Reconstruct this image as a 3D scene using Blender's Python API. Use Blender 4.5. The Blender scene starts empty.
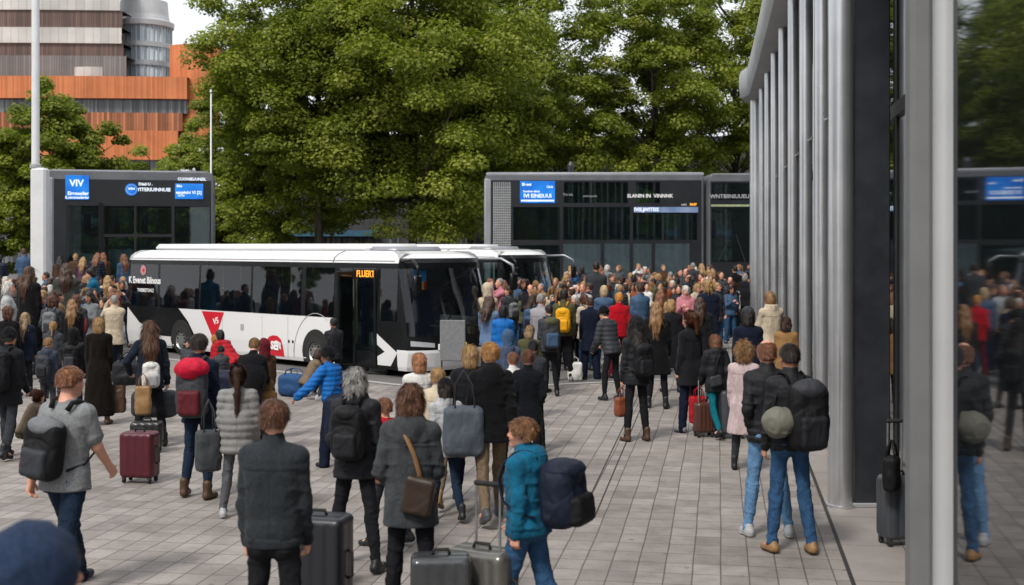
import bpy, math, random
import numpy as np
from mathutils import Vector, Matrix, Euler
from concurrent.futures import ThreadPoolExecutor
R = math.radians
scene = bpy.context.scene
COL = scene.collection
F_PX, CAM_H, HOR = 1250.0, 2.65, 246.0

def at(px, yf):
    """ground point seen at pixel column px with its foot on pixel row yf"""
    Y = F_PX * CAM_H / (yf - HOR)
    return (px - 512) * Y / F_PX, Y
def atY(px, Y):
    return (px - 512) * Y / F_PX
def zat(py, Y):
    return CAM_H - (py - HOR) * Y / F_PX
def lin(h):
    h = h.lstrip('#')
    v = [int(h[i:i + 2], 16) / 255 for i in (0, 2, 4)]
    return tuple((c / 12.92 if c <= .04045 else ((c + .055) / 1.055) ** 2.4) for c in v) + (1.0,)

# ------------------------------------------------------------------ materials
class NT:
    def __init__(s, name):
        s.m = bpy.data.materials.new(name); s.m.use_nodes = True
        s.t = s.m.node_tree; s.t.nodes.clear()
        s.out = s.t.nodes.new('ShaderNodeOutputMaterial')
    def n(s, typ, **kw):
        nd = s.t.nodes.new('ShaderNode' + typ)
        for k, v in kw.items():
            if k.startswith('i_'):
                nd.inputs[k[2:].replace('_', ' ')].default_value = v
            else:
                setattr(nd, k, v)
        return nd
    def l(s, a, b): s.t.links.new(a, b)
    def noise(s, scale, detail=4, rough=.55, vec=None, dist=0):
        nd = s.n('TexNoise'); nd.inputs['Scale'].default_value = scale; nd.inputs['Detail'].default_value = detail
        nd.inputs['Roughness'].default_value = rough; nd.inputs['Distortion'].default_value = dist
        if vec is not None: s.l(vec, nd.inputs['Vector'])
        return nd
    def ramp(s, fac, stops):
        nd = s.n('ValToRGB'); e = nd.color_ramp.elements
        while len(e) < len(stops): e.new(.5)
        for el, (p, c) in zip(e, stops):
            el.position = p; el.color = c if len(c) == 4 else (*c, 1)
        s.l(fac, nd.inputs['Fac']); return nd
    def mix(s, a, b, fac, mode='MIX'):
        nd = s.n('Mix', data_type='RGBA', blend_type=mode)
        for src, i in ((fac, 0), (a, 6), (b, 7)):
            if hasattr(src, 'is_output'): s.l(src, nd.inputs[i])
            else: nd.inputs[i].default_value = src
        return nd.outputs[2]
    def bump(s, h, strength, dist=.01):
        nd = s.n('Bump'); nd.inputs['Strength'].default_value = strength; nd.inputs['Distance'].default_value = dist
        s.l(h, nd.inputs['Height']); return nd.outputs[0]
    def bsdf(s, color, rough=.6, metal=0, bump=None, spec=.5, **kw):
        b = s.n('BsdfPrincipled')
        for src, i in ((color, 'Base Color'), (rough, 'Roughness'), (metal, 'Metallic'), (spec, 'Specular IOR Level')):
            if hasattr(src, 'is_output'): s.l(src, b.inputs[i])
            else: b.inputs[i].default_value = src
        for k, v in kw.items():
            b.inputs[k.replace('_', ' ')].default_value = v
        if bump is not None: s.l(bump, b.inputs['Normal'])
        s.l(b.outputs[0], s.out.inputs[0]); return b
    def obj(s): return s.n('TexCoord').outputs['Object']
    def mapv(s, v, scale=(1, 1, 1), rot=(0, 0, 0)):
        m = s.n('Mapping'); m.inputs['Scale'].default_value = scale; m.inputs['Rotation'].default_value = rot
        s.l(v, m.inputs['Vector']); return m.outputs[0]

def simple(name, col, rough=.5, metal=0, var=.25, nscale=6, bump=0, bscale=60, spec=.5, **kw):
    """surface with mottled colour, mottled gloss and optional fine bump"""
    t = NT(name); o = t.obj()
    col = col if len(col) == 4 else (*col, 1)
    n1 = t.noise(nscale, 5, .6, o)
    lo = tuple(c * (1 - var) for c in col[:3]) + (1,); hi = tuple(min(1, c * (1 + var)) for c in col[:3]) + (1,)
    c = t.ramp(n1.outputs[0], [(.3, lo), (.7, hi)]).outputs[0]
    mr = t.n('MapRange'); mr.inputs[1].default_value = .3; mr.inputs[2].default_value = .7
    mr.inputs[3].default_value = max(.02, rough * .85); mr.inputs[4].default_value = min(1, rough * 1.15)
    t.l(t.noise(nscale * 2.3, 4, .6, o).outputs[0], mr.inputs[0])
    bp = t.bump(t.noise(bscale, 4, .6, o).outputs[0], bump, .005) if bump else None
    t.bsdf(c, mr.outputs[0], metal, bp, spec, **kw)
    return t.m

def tinted(name, rough=.85, spec=.3, fold=.5, weave=500, fade=.25, sheen=0, aniso=False, fold_scale=9):
    """cloth-like surface whose base colour is the object's own colour"""
    t = NT(name); o = t.obj()
    oc = t.n('ObjectInfo').outputs['Color']
    at_ = t.n('Attribute', attribute_name='tint').outputs['Color']
    c = t.mix(oc, at_, 1.0, 'MULTIPLY')
    v = t.mapv(o, (1, 1, .45))
    n = t.noise(fold_scale, 3, .5, v, .6)
    n2 = t.noise(70, 4, .6, o)
    k = t.n('MapRange'); k.inputs[1].default_value = .3; k.inputs[2].default_value = .75
    k.inputs[3].default_value = 1 - fade; k.inputs[4].default_value = 1 + fade
    t.l(n2.outputs[0], k.inputs[0])
    k2 = t.n('MapRange'); k2.inputs[1].default_value = .3; k2.inputs[2].default_value = .7
    k2.inputs[3].default_value = 1 - fade * .6; k2.inputs[4].default_value = 1 + fade * .6
    t.l(n.outputs[0], k2.inputs[0])
    mm = t.n('Math', operation='MULTIPLY'); t.l(k.outputs[0], mm.inputs[0]); t.l(k2.outputs[0], mm.inputs[1])
    vm = t.n('VectorMath', operation='SCALE'); t.l(c, vm.inputs[0]); t.l(mm.outputs[0], vm.inputs[3])
    h = t.n('Math', operation='MULTIPLY_ADD'); t.l(n.outputs[0], h.inputs[0]); h.inputs[1].default_value = 1.0
    w = t.noise(weave, 2, .5, o); w2 = t.n('Math', operation='MULTIPLY'); w2.inputs[1].default_value = .06
    t.l(w.outputs[0], w2.inputs[0]); t.l(w2.outputs[0], h.inputs[2])
    bp = t.bump(h.outputs[0], fold, .03)
    t.bsdf(vm.outputs[0], rough, 0, bp, spec, **({'Sheen_Weight': sheen} if sheen else {}))
    return t.m

M = {}
M['wool'] = tinted('wool_cloth', .95, .1, .75, 420, .25, .05)
M['nylon'] = tinted('nylon_cloth', .6, .22, .7, 700, .14)
M['denim'] = tinted('denim_cloth', .9, .12, .7, 600, .3, 0, False, 13)
M['leather'] = tinted('shoe_leather', .5, .4, .25, 300, .2)
M['skin'] = None
def mk_skin():
    t = NT('human_skin'); o = t.obj()
    oc = t.n('ObjectInfo').outputs['Color']
    at_ = t.n('Attribute', attribute_name='tint').outputs['Color']
    c = t.mix(oc, at_, 1.0, 'MULTIPLY')
    n = t.noise(45, 4, .6, o)
    k = t.n('MapRange'); k.inputs[3].default_value = .88; k.inputs[4].default_value = 1.12; t.l(n.outputs[0], k.inputs[0])
    vm = t.n('VectorMath', operation='SCALE'); t.l(c, vm.inputs[0]); t.l(k.outputs[0], vm.inputs[3])
    t.bsdf(vm.outputs[0], .5, 0, t.bump(t.noise(300, 2, .5, o).outputs[0], .12, .003), .4,
           Subsurface_Weight=.08, Subsurface_Radius=(.02, .008, .004))
    return t.m
M['skin'] = mk_skin()
def mk_hair():
    t = NT('human_hair'); o = t.obj()
    oc = t.n('ObjectInfo').outputs['Color']
    at_ = t.n('Attribute', attribute_name='tint').outputs['Color']
    c = t.mix(oc, at_, 1.0, 'MULTIPLY')
    v = t.mapv(o, (1, 1, .12))
    n = t.noise(130, 4, .65, v)
    k = t.n('MapRange'); k.inputs[1].default_value = .25; k.inputs[2].default_value = .75
    k.inputs[3].default_value = .45; k.inputs[4].default_value = 1.5; t.l(n.outputs[0], k.inputs[0])
    vm = t.n('VectorMath', operation='SCALE'); t.l(c, vm.inputs[0]); t.l(k.outputs[0], vm.inputs[3])
    t.bsdf(vm.outputs[0], .48, 0, t.bump(n.outputs[0], .6, .01), .45)
    return t.m
M['hair'] = mk_hair()

# ------------------------------------------------------------------ mesh / object helpers
def mesh_np(name, v, f, mats=(), tint=None, smooth=True):
    """v (n,3) float, f (m,4) or (m,3) int -> mesh datablock"""
    me = bpy.data.meshes.new(name)
    v = np.asarray(v, 'f4'); f = np.asarray(f, 'i4')
    k = f.shape[1]; m = len(f)
    me.vertices.add(len(v)); me.vertices.foreach_set('co', v.ravel())
    me.loops.add(m * k); me.loops.foreach_set('vertex_index', f.ravel())
    me.polygons.add(m); me.polygons.foreach_set('loop_start', np.arange(0, m * k, k, dtype='i4'))
    me.polygons.foreach_set('use_smooth', np.full(m, smooth))
    for mt in mats: me.materials.append(mt)
    ca = me.color_attributes.new('tint', 'FLOAT_COLOR', 'POINT')
    tt = np.ones((len(v), 4), 'f4')
    if tint is not None: tt[:, :3] = tint
    ca.data.foreach_set('color', tt.ravel())
    me.update(calc_edges=True)
    return me

def link(name, data, parent=None, mat=None, color=None):
    o = bpy.data.objects.new(name, data); COL.objects.link(o)
    if parent is not None: o.parent = parent
    if mat is not None and data is not None:
        if len(data.materials) == 0: data.materials.append(mat)
    if color is not None: o.color = color if len(color) == 4 else (*color, 1)
    return o
def tag(o, label=None, cat=None, group=None, kind=None):
    if label: o['label'] = label
    if cat: o['category'] = cat
    if group: o['group'] = group
    if kind: o['kind'] = kind
    return o
def empty(name, loc=(0, 0, 0), rz=0, label=None, cat=None, group=None):
    o = bpy.data.objects.new(name, None); COL.objects.link(o)
    o.location = loc; o.rotation_euler = (0, 0, rz); o.empty_display_size = .2
    return tag(o, label, cat, group)
def copy_tree(o, parent=None):
    c = o.copy(); COL.objects.link(c)
    if parent is not None: c.parent = parent
    for ch in list(o.children): copy_tree(ch, c)
    return c

class MB:
    """collects boxes, tubes, prisms and sheets into one mesh"""
    def __init__(s): s.v = []; s.f = []
    def add(s, vs, fs):
        b = len(s.v); s.v += [tuple(p) for p in vs]; s.f += [tuple(i + b for i in q) for q in fs]; return s
    def box(s, lo, hi, M_=None):
        x0, y0, z0 = lo; x1, y1, z1 = hi
        vs = [(x0, y0, z0), (x1, y0, z0), (x1, y1, z0), (x0, y1, z0), (x0, y0, z1), (x1, y0, z1), (x1, y1, z1), (x0, y1, z1)]
        if M_ is not None: vs = [M_ @ Vector(p) for p in vs]
        return s.add(vs, [(0, 3, 2, 1), (4, 5, 6, 7), (0, 1, 5, 4), (1, 2, 6, 5), (2, 3, 7, 6), (3, 0, 4, 7)])
    def rbox(s, lo, hi, r=.02, M_=None):
        """box with bevelled vertical and horizontal edges (chamfer)"""
        lo = Vector(lo); hi = Vector(hi); c = (lo + hi) / 2; h = (hi - lo) / 2
        r = min(r, min(h) * .9); vs = []; idx = {}
        for sx in (-1, 1):
            for sy in (-1, 1):
                for sz in (-1, 1):
                    for k in range(3):
                        p = Vector((sx * (h.x - (0 if k == 0 else r)), sy * (h.y - (0 if k == 1 else r)), sz * (h.z - (0 if k == 2 else r))))
                        idx[sx, sy, sz, k] = len(vs); vs.append(c + p)
        fs = []
        def face(ids):
            a, b, d = [vs[i] for i in ids[:3]]
            n = (b - a).cross(d - a); m = sum((vs[i] for i in ids), Vector()) / len(ids) - c
            fs.append(ids if n.dot(m) > 0 else ids[::-1])
        for k in range(3):
            o = [i for i in range(3) if i != k]
            for sk in (-1, 1):
                ids = []
                for a, b in ((-1, -1), (1, -1), (1, 1), (-1, 1)):
                    sg = [0, 0, 0]; sg[k] = sk; sg[o[0]] = a; sg[o[1]] = b
                    ids.append(idx[(*sg, k)])
                face(ids)
        for k in range(3):
            o = [i for i in range(3) if i != k]
            for a in (-1, 1):
                for b in (-1, 1):
                    s0 = [0, 0, 0]; s0[o[0]] = a; s0[o[1]] = b; s0[k] = -1
                    s1 = list(s0); s1[k] = 1
                    face([idx[(*s0, o[0])], idx[(*s0, o[1])], idx[(*s1, o[1])], idx[(*s1, o[0])]])
        for sx in (-1, 1):
            for sy in (-1, 1):
                for sz in (-1, 1): face([idx[sx, sy, sz, k] for k in range(3)])
        if M_ is not None: vs = [M_ @ p for p in vs]
        return s.add(vs, fs)
    def tube(s, pts, rad, n=10, cap=True, flat=1.0):
        pts = [Vector(p) for p in pts]
        if not hasattr(rad, '__len__'): rad = [rad] * len(pts)
        rings = []; prev = None
        for i, p in enumerate(pts):
            d = (pts[min(i + 1, len(pts) - 1)] - pts[max(i - 1, 0)])
            d = d.normalized() if d.length > 1e-9 else Vector((0, 0, 1))
            if prev is None:
                a = d.orthogonal().normalized()
            else:
                a = (prev - d * prev.dot(d)).normalized()
            prev = a; b = d.cross(a)
            rings.append([p + (a * math.cos(t) + b * math.sin(t) * flat) * rad[i] for t in [2 * math.pi * k / n for k in range(n)]])
        vs = [q for r_ in rings for q in r_]; fs = []
        for i in range(len(pts) - 1):
            for k in range(n):
                fs.append((i * n + k, i * n + (k + 1) % n, (i + 1) * n + (k + 1) % n, (i + 1) * n + k))
        if cap:
            fs.append(tuple(range(n))[::-1]); fs.append(tuple((len(pts) - 1) * n + k for k in range(n)))
        return s.add(vs, fs)
    def lathe(s, prof, n=24, M_=None, sx=1, sy=1):
        vs = []; fs = []
        for r_, z in prof:
            for k in range(n):
                t = 2 * math.pi * k / n; vs.append(Vector((r_ * math.cos(t) * sx, r_ * math.sin(t) * sy, z)))
        m = len(prof)
        for i in range(m - 1):
            for k in range(n):
                fs.append((i * n + k, i * n + (k + 1) % n, (i + 1) * n + (k + 1) % n, (i + 1) * n + k))
        fs.append(tuple(range(n))[::-1]); fs.append(tuple((m - 1) * n + k for k in range(n)))
        if M_ is not None: vs = [M_ @ p for p in vs]
        return s.add(vs, fs)
    def prism(s, poly, z0, z1, M_=None):
        n = len(poly); vs = [Vector((x, y, z0)) for x, y in poly] + [Vector((x, y, z1)) for x, y in poly]
        if M_ is not None: vs = [M_ @ p for p in vs]
        return s.add(vs, [tuple(range(n))[::-1], tuple(range(n, 2 * n))] + [(i, (i + 1) % n, n + (i + 1) % n, n + i) for i in range(n)])
    def grid(s, P):
        """P[i][j] points -> quads"""
        nj = len(P[0]); vs = [p for r_ in P for p in r_]
        return s.add(vs, [(i * nj + j, (i + 1) * nj + j, (i + 1) * nj + j + 1, i * nj + j + 1) for i in range(len(P) - 1) for j in range(nj - 1)])
    def build(s, name, mat, parent=None, smooth=False, color=None, auto=None):
        me = bpy.data.meshes.new(name); me.from_pydata(s.v, [], s.f)
        me.materials.append(mat)
        if smooth: me.shade_smooth()
        if auto: me.shade_smooth(); me.set_sharp_from_angle(angle=R(auto))
        ca = me.color_attributes.new('tint', 'FLOAT_COLOR', 'POINT')
        ca.data.foreach_set('color', [1.0] * (4 * len(s.v)))
        me.update()
        return link(name, me, parent, None, color)

def text(s, size, mat, parent, mtx, name='lettering', ext=.002, bold=0, xscale=1.0, align='CENTER'):
    cu = bpy.data.curves.new(name, 'FONT'); cu.body = s; cu.size = size; cu.extrude = ext; cu.offset = bold
    cu.align_x = align; cu.align_y = 'CENTER'; cu.resolution_u = 2
    tmp = bpy.data.objects.new('tmp', cu); COL.objects.link(tmp)
    bpy.context.view_layer.update()
    me = bpy.data.meshes.new_from_object(tmp.evaluated_get(bpy.context.evaluated_depsgraph_get()))
    bpy.data.objects.remove(tmp); bpy.data.curves.remove(cu)
    me.materials.clear(); me.materials.append(mat); me.name = name
    if xscale != 1.0: me.transform(Matrix.Diagonal((xscale, 1, 1, 1)))
    o = link(name, me, parent); o.matrix_local = mtx
    return o

# ------------------------------------------------------------------ implicit surfaces (clothes, bodies, bags)
f4 = np.float32
_rs = np.random.RandomState(7)
LAT = _rs.rand(33, 33, 33).astype(f4); LAT[32] = LAT[0]; LAT[:, 32] = LAT[:, 0]; LAT[:, :, 32] = LAT[:, :, 0]
def vnoise(p):
    i = np.floor(p); f = p - i; f = f * f * (3 - 2 * f); i = i.astype('i4') & 31
    x, y, z = i[:, 0], i[:, 1], i[:, 2]; fx, fy, fz = f[:, 0], f[:, 1], f[:, 2]
    def L(a, b, c): return LAT[x + a, y + b, z + c]
    c00 = L(0, 0, 0) * (1 - fx) + L(1, 0, 0) * fx; c10 = L(0, 1, 0) * (1 - fx) + L(1, 1, 0) * fx
    c01 = L(0, 0, 1) * (1 - fx) + L(1, 0, 1) * fx; c11 = L(0, 1, 1) * (1 - fx) + L(1, 1, 1) * fx
    return (c00 * (1 - fy) + c10 * fy) * (1 - fz) + (c01 * (1 - fy) + c11 * fy) * fz

class Fld:
    def __init__(s, lo, hi, h):
        s.h = h; s.lo = np.array(lo, f4); n = np.ceil((np.array(hi, f4) - s.lo) / h).astype(int) + 1
        s.ax = [(s.lo[i] + h * np.arange(n[i])).astype(f4) for i in range(3)]
        s.F = np.full(n, 1.0, f4)
    def sl(s, lo, hi, m):
        out = []
        for i in range(3):
            a = max(0, int(math.floor((lo[i] - m - s.lo[i]) / s.h))); b = min(len(s.ax[i]), int(math.ceil((hi[i] + m - s.lo[i]) / s.h)) + 1)
            if b <= a: return None
            out.append(slice(a, b))
        return tuple(out)
    def xyz(s, sl): return s.ax[0][sl[0]][:, None, None], s.ax[1][sl[1]][None, :, None], s.ax[2][sl[2]][None, None, :]
    def put(s, sl, d, k, op):
        A = s.F[sl]
        if op == 'sub':
            d = -d; h = np.clip(.5 - .5 * (d - A) / k, 0, 1); s.F[sl] = d * (1 - h) + A * h + k * h * (1 - h)
        else:
            h = np.clip(.5 + .5 * (d - A) / k, 0, 1); s.F[sl] = d * (1 - h) + A * h - k * h * (1 - h)
    def cone(s, a, b, r1, r2, k=.02, op='add', sy=1.0):
        a = np.array(a, f4); b = np.array(b, f4); r = max(r1, r2)
        sl = s.sl(np.minimum(a, b) - r, np.maximum(a, b) + r, k + .03)
        if sl is None: return s
        X, Y, Z = s.xyz(sl); ba = b - a; q = float(ba @ ba) + 1e-9
        px, py, pz = X - a[0], Y - a[1], Z - a[2]
        t = np.clip((px * ba[0] + py * ba[1] + pz * ba[2]) / q, 0, 1)
        d = np.sqrt((px - t * ba[0]) ** 2 + ((py - t * ba[1]) * sy) ** 2 + (pz - t * ba[2]) ** 2) - (r1 + (r2 - r1) * t)
        s.put(sl, d, k, op); return s
    def local(s, c, rad, fr, m):
        c = np.array(c, f4); sl = s.sl(c - rad, c + rad, m)
        if sl is None: return None
        X, Y, Z = s.xyz(sl); x, y, z = X - c[0], Y - c[1], Z - c[2]
        if fr is not None:
            q = [x * fr[0, i] + y * fr[1, i] + z * fr[2, i] for i in range(3)]
            x, y, z = q
        return sl, x, y, z
    def ell(s, c, r, fr=None, k=.02, op='add'):
        L = s.local(c, max(r) if fr is not None else np.array(r), fr, k + .03)
        if L is None: return s
        sl, x, y, z = L
        k0 = np.sqrt((x / r[0]) ** 2 + (y / r[1]) ** 2 + (z / r[2]) ** 2) + 1e-6
        k1 = np.sqrt((x / r[0] ** 2) ** 2 + (y / r[1] ** 2) ** 2 + (z / r[2] ** 2) ** 2) + 1e-6
        s.put(sl, k0 * (k0 - 1) / k1, k, op); return s
    def rbox(s, c, half, r, fr=None, k=.01, op='add'):
        L = s.local(c, math.sqrt(sum(q * q for q in half)) if fr is not None else np.array(half), fr, k + .03)
        if L is None: return s
        sl, x, y, z = L
        x, y, z = abs(x) - (half[0] - r), abs(y) - (half[1] - r), abs(z) - (half[2] - r)
        d = np.sqrt(np.maximum(x, 0) ** 2 + np.maximum(y, 0) ** 2 + np.maximum(z, 0) ** 2) + np.minimum(np.maximum(np.maximum(x, y), z), 0) - r
        s.put(sl, d, k, op); return s
    def torso(s, o, fr, prof, e, zlo, zhi, k=.03, rnd=.03):
        """elliptical tube along the torso frame; prof rows: z, halfwidth, halfdepth, y offset"""
        prof = np.array(prof, f4)
        rad = max(zhi - zlo, .3)
        cc = np.array(o, f4) + fr[:, 2] * (zlo + zhi) / 2
        ext = abs(fr[:, 2]) * (zhi - zlo) / 2 + .3
        L = s.local(cc, ext, None, .05)
        if L is None: return s
        sl, x, y, z = L
        mid = (zlo + zhi) / 2
        q = [x * fr[0, i] + y * fr[1, i] + z * fr[2, i] for i in range(3)]
        x, y, z = q[0], q[1], q[2] + mid
        a = np.interp(z, prof[:, 0], prof[:, 1]).astype(f4) + e; b = np.interp(z, prof[:, 0], prof[:, 2]).astype(f4) + e
        yo = np.interp(z, prof[:, 0], prof[:, 3]).astype(f4)
        u = (abs(x) / a) ** 2.3 + (abs(y - yo) / b) ** 2.3
        d = (u ** (1 / 2.3) - 1) * np.minimum(a, b)
        c = np.maximum(z - zhi, zlo - z)
        h = np.clip(.5 - .5 * (c - d) / rnd, 0, 1)
        d = c * (1 - h) + d * h + rnd * h * (1 - h)
        s.put(sl, d, k, 'add'); return s
    def cut(s, fn):
        X, Y, Z = s.ax[0][:, None, None], s.ax[1][None, :, None], s.ax[2][None, None, :]
        s.F = np.maximum(s.F, fn(X, Y, Z)); return s
    def disp(s, fn, band=.05):
        m = np.nonzero(abs(s.F) < band)
        p = np.stack([s.ax[i][m[i]] for i in range(3)], 1)
        s.F[m] += fn(p).astype(f4); return s
    def mesh(s):
        F = s.F; S = F < 0
        c = np.zeros(tuple(n - 1 for n in F.shape), 'i1')
        sls = (slice(None, -1), slice(1, None))
        for a in (0, 1):
            for b in (0, 1):
                for d in (0, 1): c += S[sls[a], sls[b], sls[d]]
        act = (c > 0) & (c < 8); ids = np.stack(np.nonzero(act), 1)
        idx = np.full(c.shape, -1, 'i4'); idx[act] = np.arange(len(ids))
        cor = np.array([(a, b, d) for a in (0, 1) for b in (0, 1) for d in (0, 1)])
        V = np.stack([F[ids[:, 0] + q[0], ids[:, 1] + q[1], ids[:, 2] + q[2]] for q in cor], 1)
        acc = np.zeros((len(ids), 3), f4); cnt = np.zeros(len(ids), f4)
        for i in range(8):
            for j in range(i + 1, 8):
                if abs(cor[i] - cor[j]).sum() != 1: continue
                a, b = V[:, i], V[:, j]; x = (a < 0) != (b < 0)
                t = np.where(x, a / np.where(x, a - b, 1), 0)
                acc += x[:, None] * (cor[i] + t[:, None] * (cor[j] - cor[i])); cnt += x
        v = s.lo + s.h * (ids + acc / cnt[:, None])
        fs = []
        def quads(i, j, k, d1, d2, ins):
            def g(a, b):
                return idx[i - (a * d1[0] + b * d2[0]), j - (a * d1[1] + b * d2[1]), k - (a * d1[2] + b * d2[2])]
            q = np.stack([g(1, 1), g(0, 1), g(0, 0), g(1, 0)], 1)
            q[~ins] = q[~ins][:, ::-1]; fs.append(q)
        e = np.nonzero(S[:-1, 1:-1, 1:-1] != S[1:, 1:-1, 1:-1]); i, j, k = e[0], e[1] + 1, e[2] + 1
        quads(i, j, k, (0, 1, 0), (0, 0, 1), S[i, j, k])
        e = np.nonzero(S[1:-1, :-1, 1:-1] != S[1:-1, 1:, 1:-1]); i, j, k = e[0] + 1, e[1], e[2] + 1
        quads(i, j, k, (0, 0, 1), (1, 0, 0), S[i, j, k])
        e = np.nonzero(S[1:-1, 1:-1, :-1] != S[1:-1, 1:-1, 1:]); i, j, k = e[0] + 1, e[1] + 1, e[2]
        quads(i, j, k, (1, 0, 0), (0, 1, 0), S[i, j, k])
        return v.astype(f4), np.concatenate(fs).astype('i4')
# ================================================================== PEOPLE
def rotx(a): c, s = math.cos(a), math.sin(a); return np.array([[1, 0, 0], [0, c, -s], [0, s, c]], f4)
def roty(a): c, s = math.cos(a), math.sin(a); return np.array([[c, 0, s], [0, 1, 0], [-s, 0, c]], f4)
def rotz(a): c, s = math.cos(a), math.sin(a); return np.array([[c, -s, 0], [s, c, 0], [0, 0, 1]], f4)
def unit(v): return v / (np.linalg.norm(v) + 1e-9)

POSES = {  # legs: flex, spread, knee; arms: flex, spread, elbow, inward; lean; head yaw, pitch
    'stand':   dict(L=(3, 4, 3), R=(-2, 5, 2), aL=(2, 5, 14, .3), aR=(4, 5, 18, .3)),
    'relax':   dict(L=(8, 7, 12), R=(-3, 3, 1), aL=(6, 4, 28, .5), aR=(-3, 6, 20, .2), tw=6),
    'wide':    dict(L=(4, 12, 4), R=(-8, 11, 4), aL=(-4, 9, 35, .7), aR=(0, 8, 25, .5)),
    'walk':    dict(L=(23, 2, 6), R=(-17, 2, 26), aL=(-18, 6, 14, .2), aR=(22, 4, 24, .3), lean=3),
    'walk2':   dict(L=(-16, 3, 24), R=(20, 3, 6), aL=(18, 4, 24, .3), aR=(-16, 6, 14, .2), lean=3),
    'stroll':  dict(L=(13, 3, 5), R=(-11, 3, 16), aL=(-8, 5, 16, .2), aR=(12, 4, 22, .3), lean=2),
    'phone':   dict(L=(2, 4, 3), R=(-2, 5, 3), aL=(18, 8, 95, .5), aR=(22, 8, 105, .5), head=(0, -18)),
    'raise':   dict(L=(2, 5, 3), R=(-2, 5, 3), aL=(70, 10, 110, .1), aR=(78, 12, 100, .2), head=(0, 4)),
    'pockets': dict(L=(4, 6, 4), R=(-3, 7, 4), aL=(-16, 11, 48, .75), aR=(-14, 11, 50, .75)),
    'carry':   dict(L=(4, 5, 4), R=(-4, 5, 6), aL=(4, 5, 12, .2), aR=(12, 4, 88, .8)),
    'reach':   dict(L=(6, 4, 6), R=(-6, 5, 8), aL=(26, 42, 18, -.1), aR=(8, 9, 40, .4), lean=10),
    'bend':    dict(L=(26, 5, 30), R=(18, 6, 34), aL=(48, 8, 30, .3), aR=(52, 8, 24, .3), lean=42, head=(0, 10)),
    'crouch':  dict(L=(112, 14, 132), R=(100, 16, 126), aL=(60, 10, 40, .4), aR=(64, 8, 36, .4), lean=30, head=(0, 0)),
    'stoop':   dict(L=(10, 5, 14), R=(2, 5, 10), aL=(24, 12, 40, .4), aR=(28, 10, 50, .4), lean=18, head=(0, -14)),
    'front':   dict(L=(4, 6, 4), R=(-3, 6, 3), aL=(-8, 13, 62, .9), aR=(8, 5, 78, .9)),
    'lookl':   dict(L=(6, 5, 8), R=(-3, 5, 2), aL=(4, 6, 40, .6), aR=(-4, 7, 18, .2), head=(48, 0), tw=10),
    'lookr':   dict(L=(-3, 5, 2), R=(6, 6, 10), aL=(-3, 6, 16, .2), aR=(20, 4, 80, .7), head=(-46, -4), tw=-8),
    'talk':    dict(L=(5, 5, 6), R=(-4, 6, 2), aL=(30, 14, 80, .3), aR=(2, 6, 20, .3), head=(20, 0)),
    'hips':    dict(L=(4, 8, 4), R=(-3, 8, 3), aL=(-12, 38, 78, .9), aR=(-6, 12, 20, .3)),
}
class Skel: pass
def skeleton(pose, tw=None):
    p = POSES[pose] if isinstance(pose, str) else pose
    k = Skel(); k.p = p
    legs = {}
    for s, nm in ((-1, 'L'), (1, 'R')):
        fx, ab, kn = p[nm]
        hip = np.array([s * .088, 0, -.03], f4)
        Rl = roty(-s * R(ab) * 1.0) @ rotx(R(fx))
        th = Rl @ np.array([0, 0, -1], f4)
        sh = Rl @ rotx(-R(kn)) @ np.array([0, 0, -1], f4)
        knee = hip + th * .43; ank = knee + sh * .41
        legs[s] = [hip, knee, ank, sh]
    low = min(l[2][2] for l in legs.values())
    k.pel = np.array([0, 0, .075 - low], f4)
    k.leg = {s: [l[0] + k.pel, l[1] + k.pel, l[2] + k.pel, l[3]] for s, l in legs.items()}
    lean = R(p.get('lean', 0)); twist = R(p.get('tw', 0))
    k.T = rotx(-lean) @ rotz(twist)                       # torso frame
    k.o = k.pel
    def tp(x, y, z): return k.o + k.T @ np.array([x, y, z - .93], f4)
    k.tp = tp
    k.arm = {}
    for s, nm in ((-1, 'L'), (1, 'R')):
        fx, ab, el, inw = p['a' + nm]
        sh = tp(s * .166, -.005, 1.405)
        u = k.T @ (roty(-s * R(ab)) @ rotx(R(fx)) @ np.array([0, 0, -1], f4))
        hint = k.T @ np.array([-s * inw, 1, .15], f4)
        v = unit(hint - u * float(hint @ u))
        w = math.cos(R(el)) * u + math.sin(R(el)) * v
        elb = sh + u * .285; wr = elb + w * .245
        lat = unit(k.T @ np.array([0, 1, 0], f4) - w * float((k.T @ np.array([0, 1, 0], f4)) @ w)) if abs(w[1]) < .8 else unit(np.array([-s, 0, .3], f4) - w * float(np.array([-s, 0, .3], f4) @ w))
        k.arm[s] = [sh, elb, wr, w, lat]
    hy, hp = p.get('head', (0, 0))
    k.H = k.T @ rotx(lean * .75) @ rotz(R(hy)) @ rotx(R(hp))
    k.nb = tp(0, -.015, 1.46)
    k.hc = k.nb + (k.T @ np.array([0, .02, .06], f4)) + k.H @ np.array([0, .012, .112], f4)
    return k

PROF_M = [(.30, .25, .19, 0), (.60, .215, .168, 0), (.80, .185, .145, -.005), (.92, .172, .127, -.008), (1.05, .152, .110, 0), (1.18, .162, .118, 0), (1.32, .182, .128, -.005), (1.40, .172, .108, -.012), (1.455, .11, .08, -.015), (1.52, .065, .062, -.01)]
PROF_F = [(.30, .25, .19, 0), (.60, .22, .17, 0), (.80, .190, .148, -.008), (.92, .178, .132, -.012), (1.05, .142, .105, -.003), (1.18, .145, .116, .004), (1.30, .158, .126, .008), (1.39, .150, .102, -.008), (1.45, .10, .075, -.015), (1.52, .06, .058, -.01)]

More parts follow.
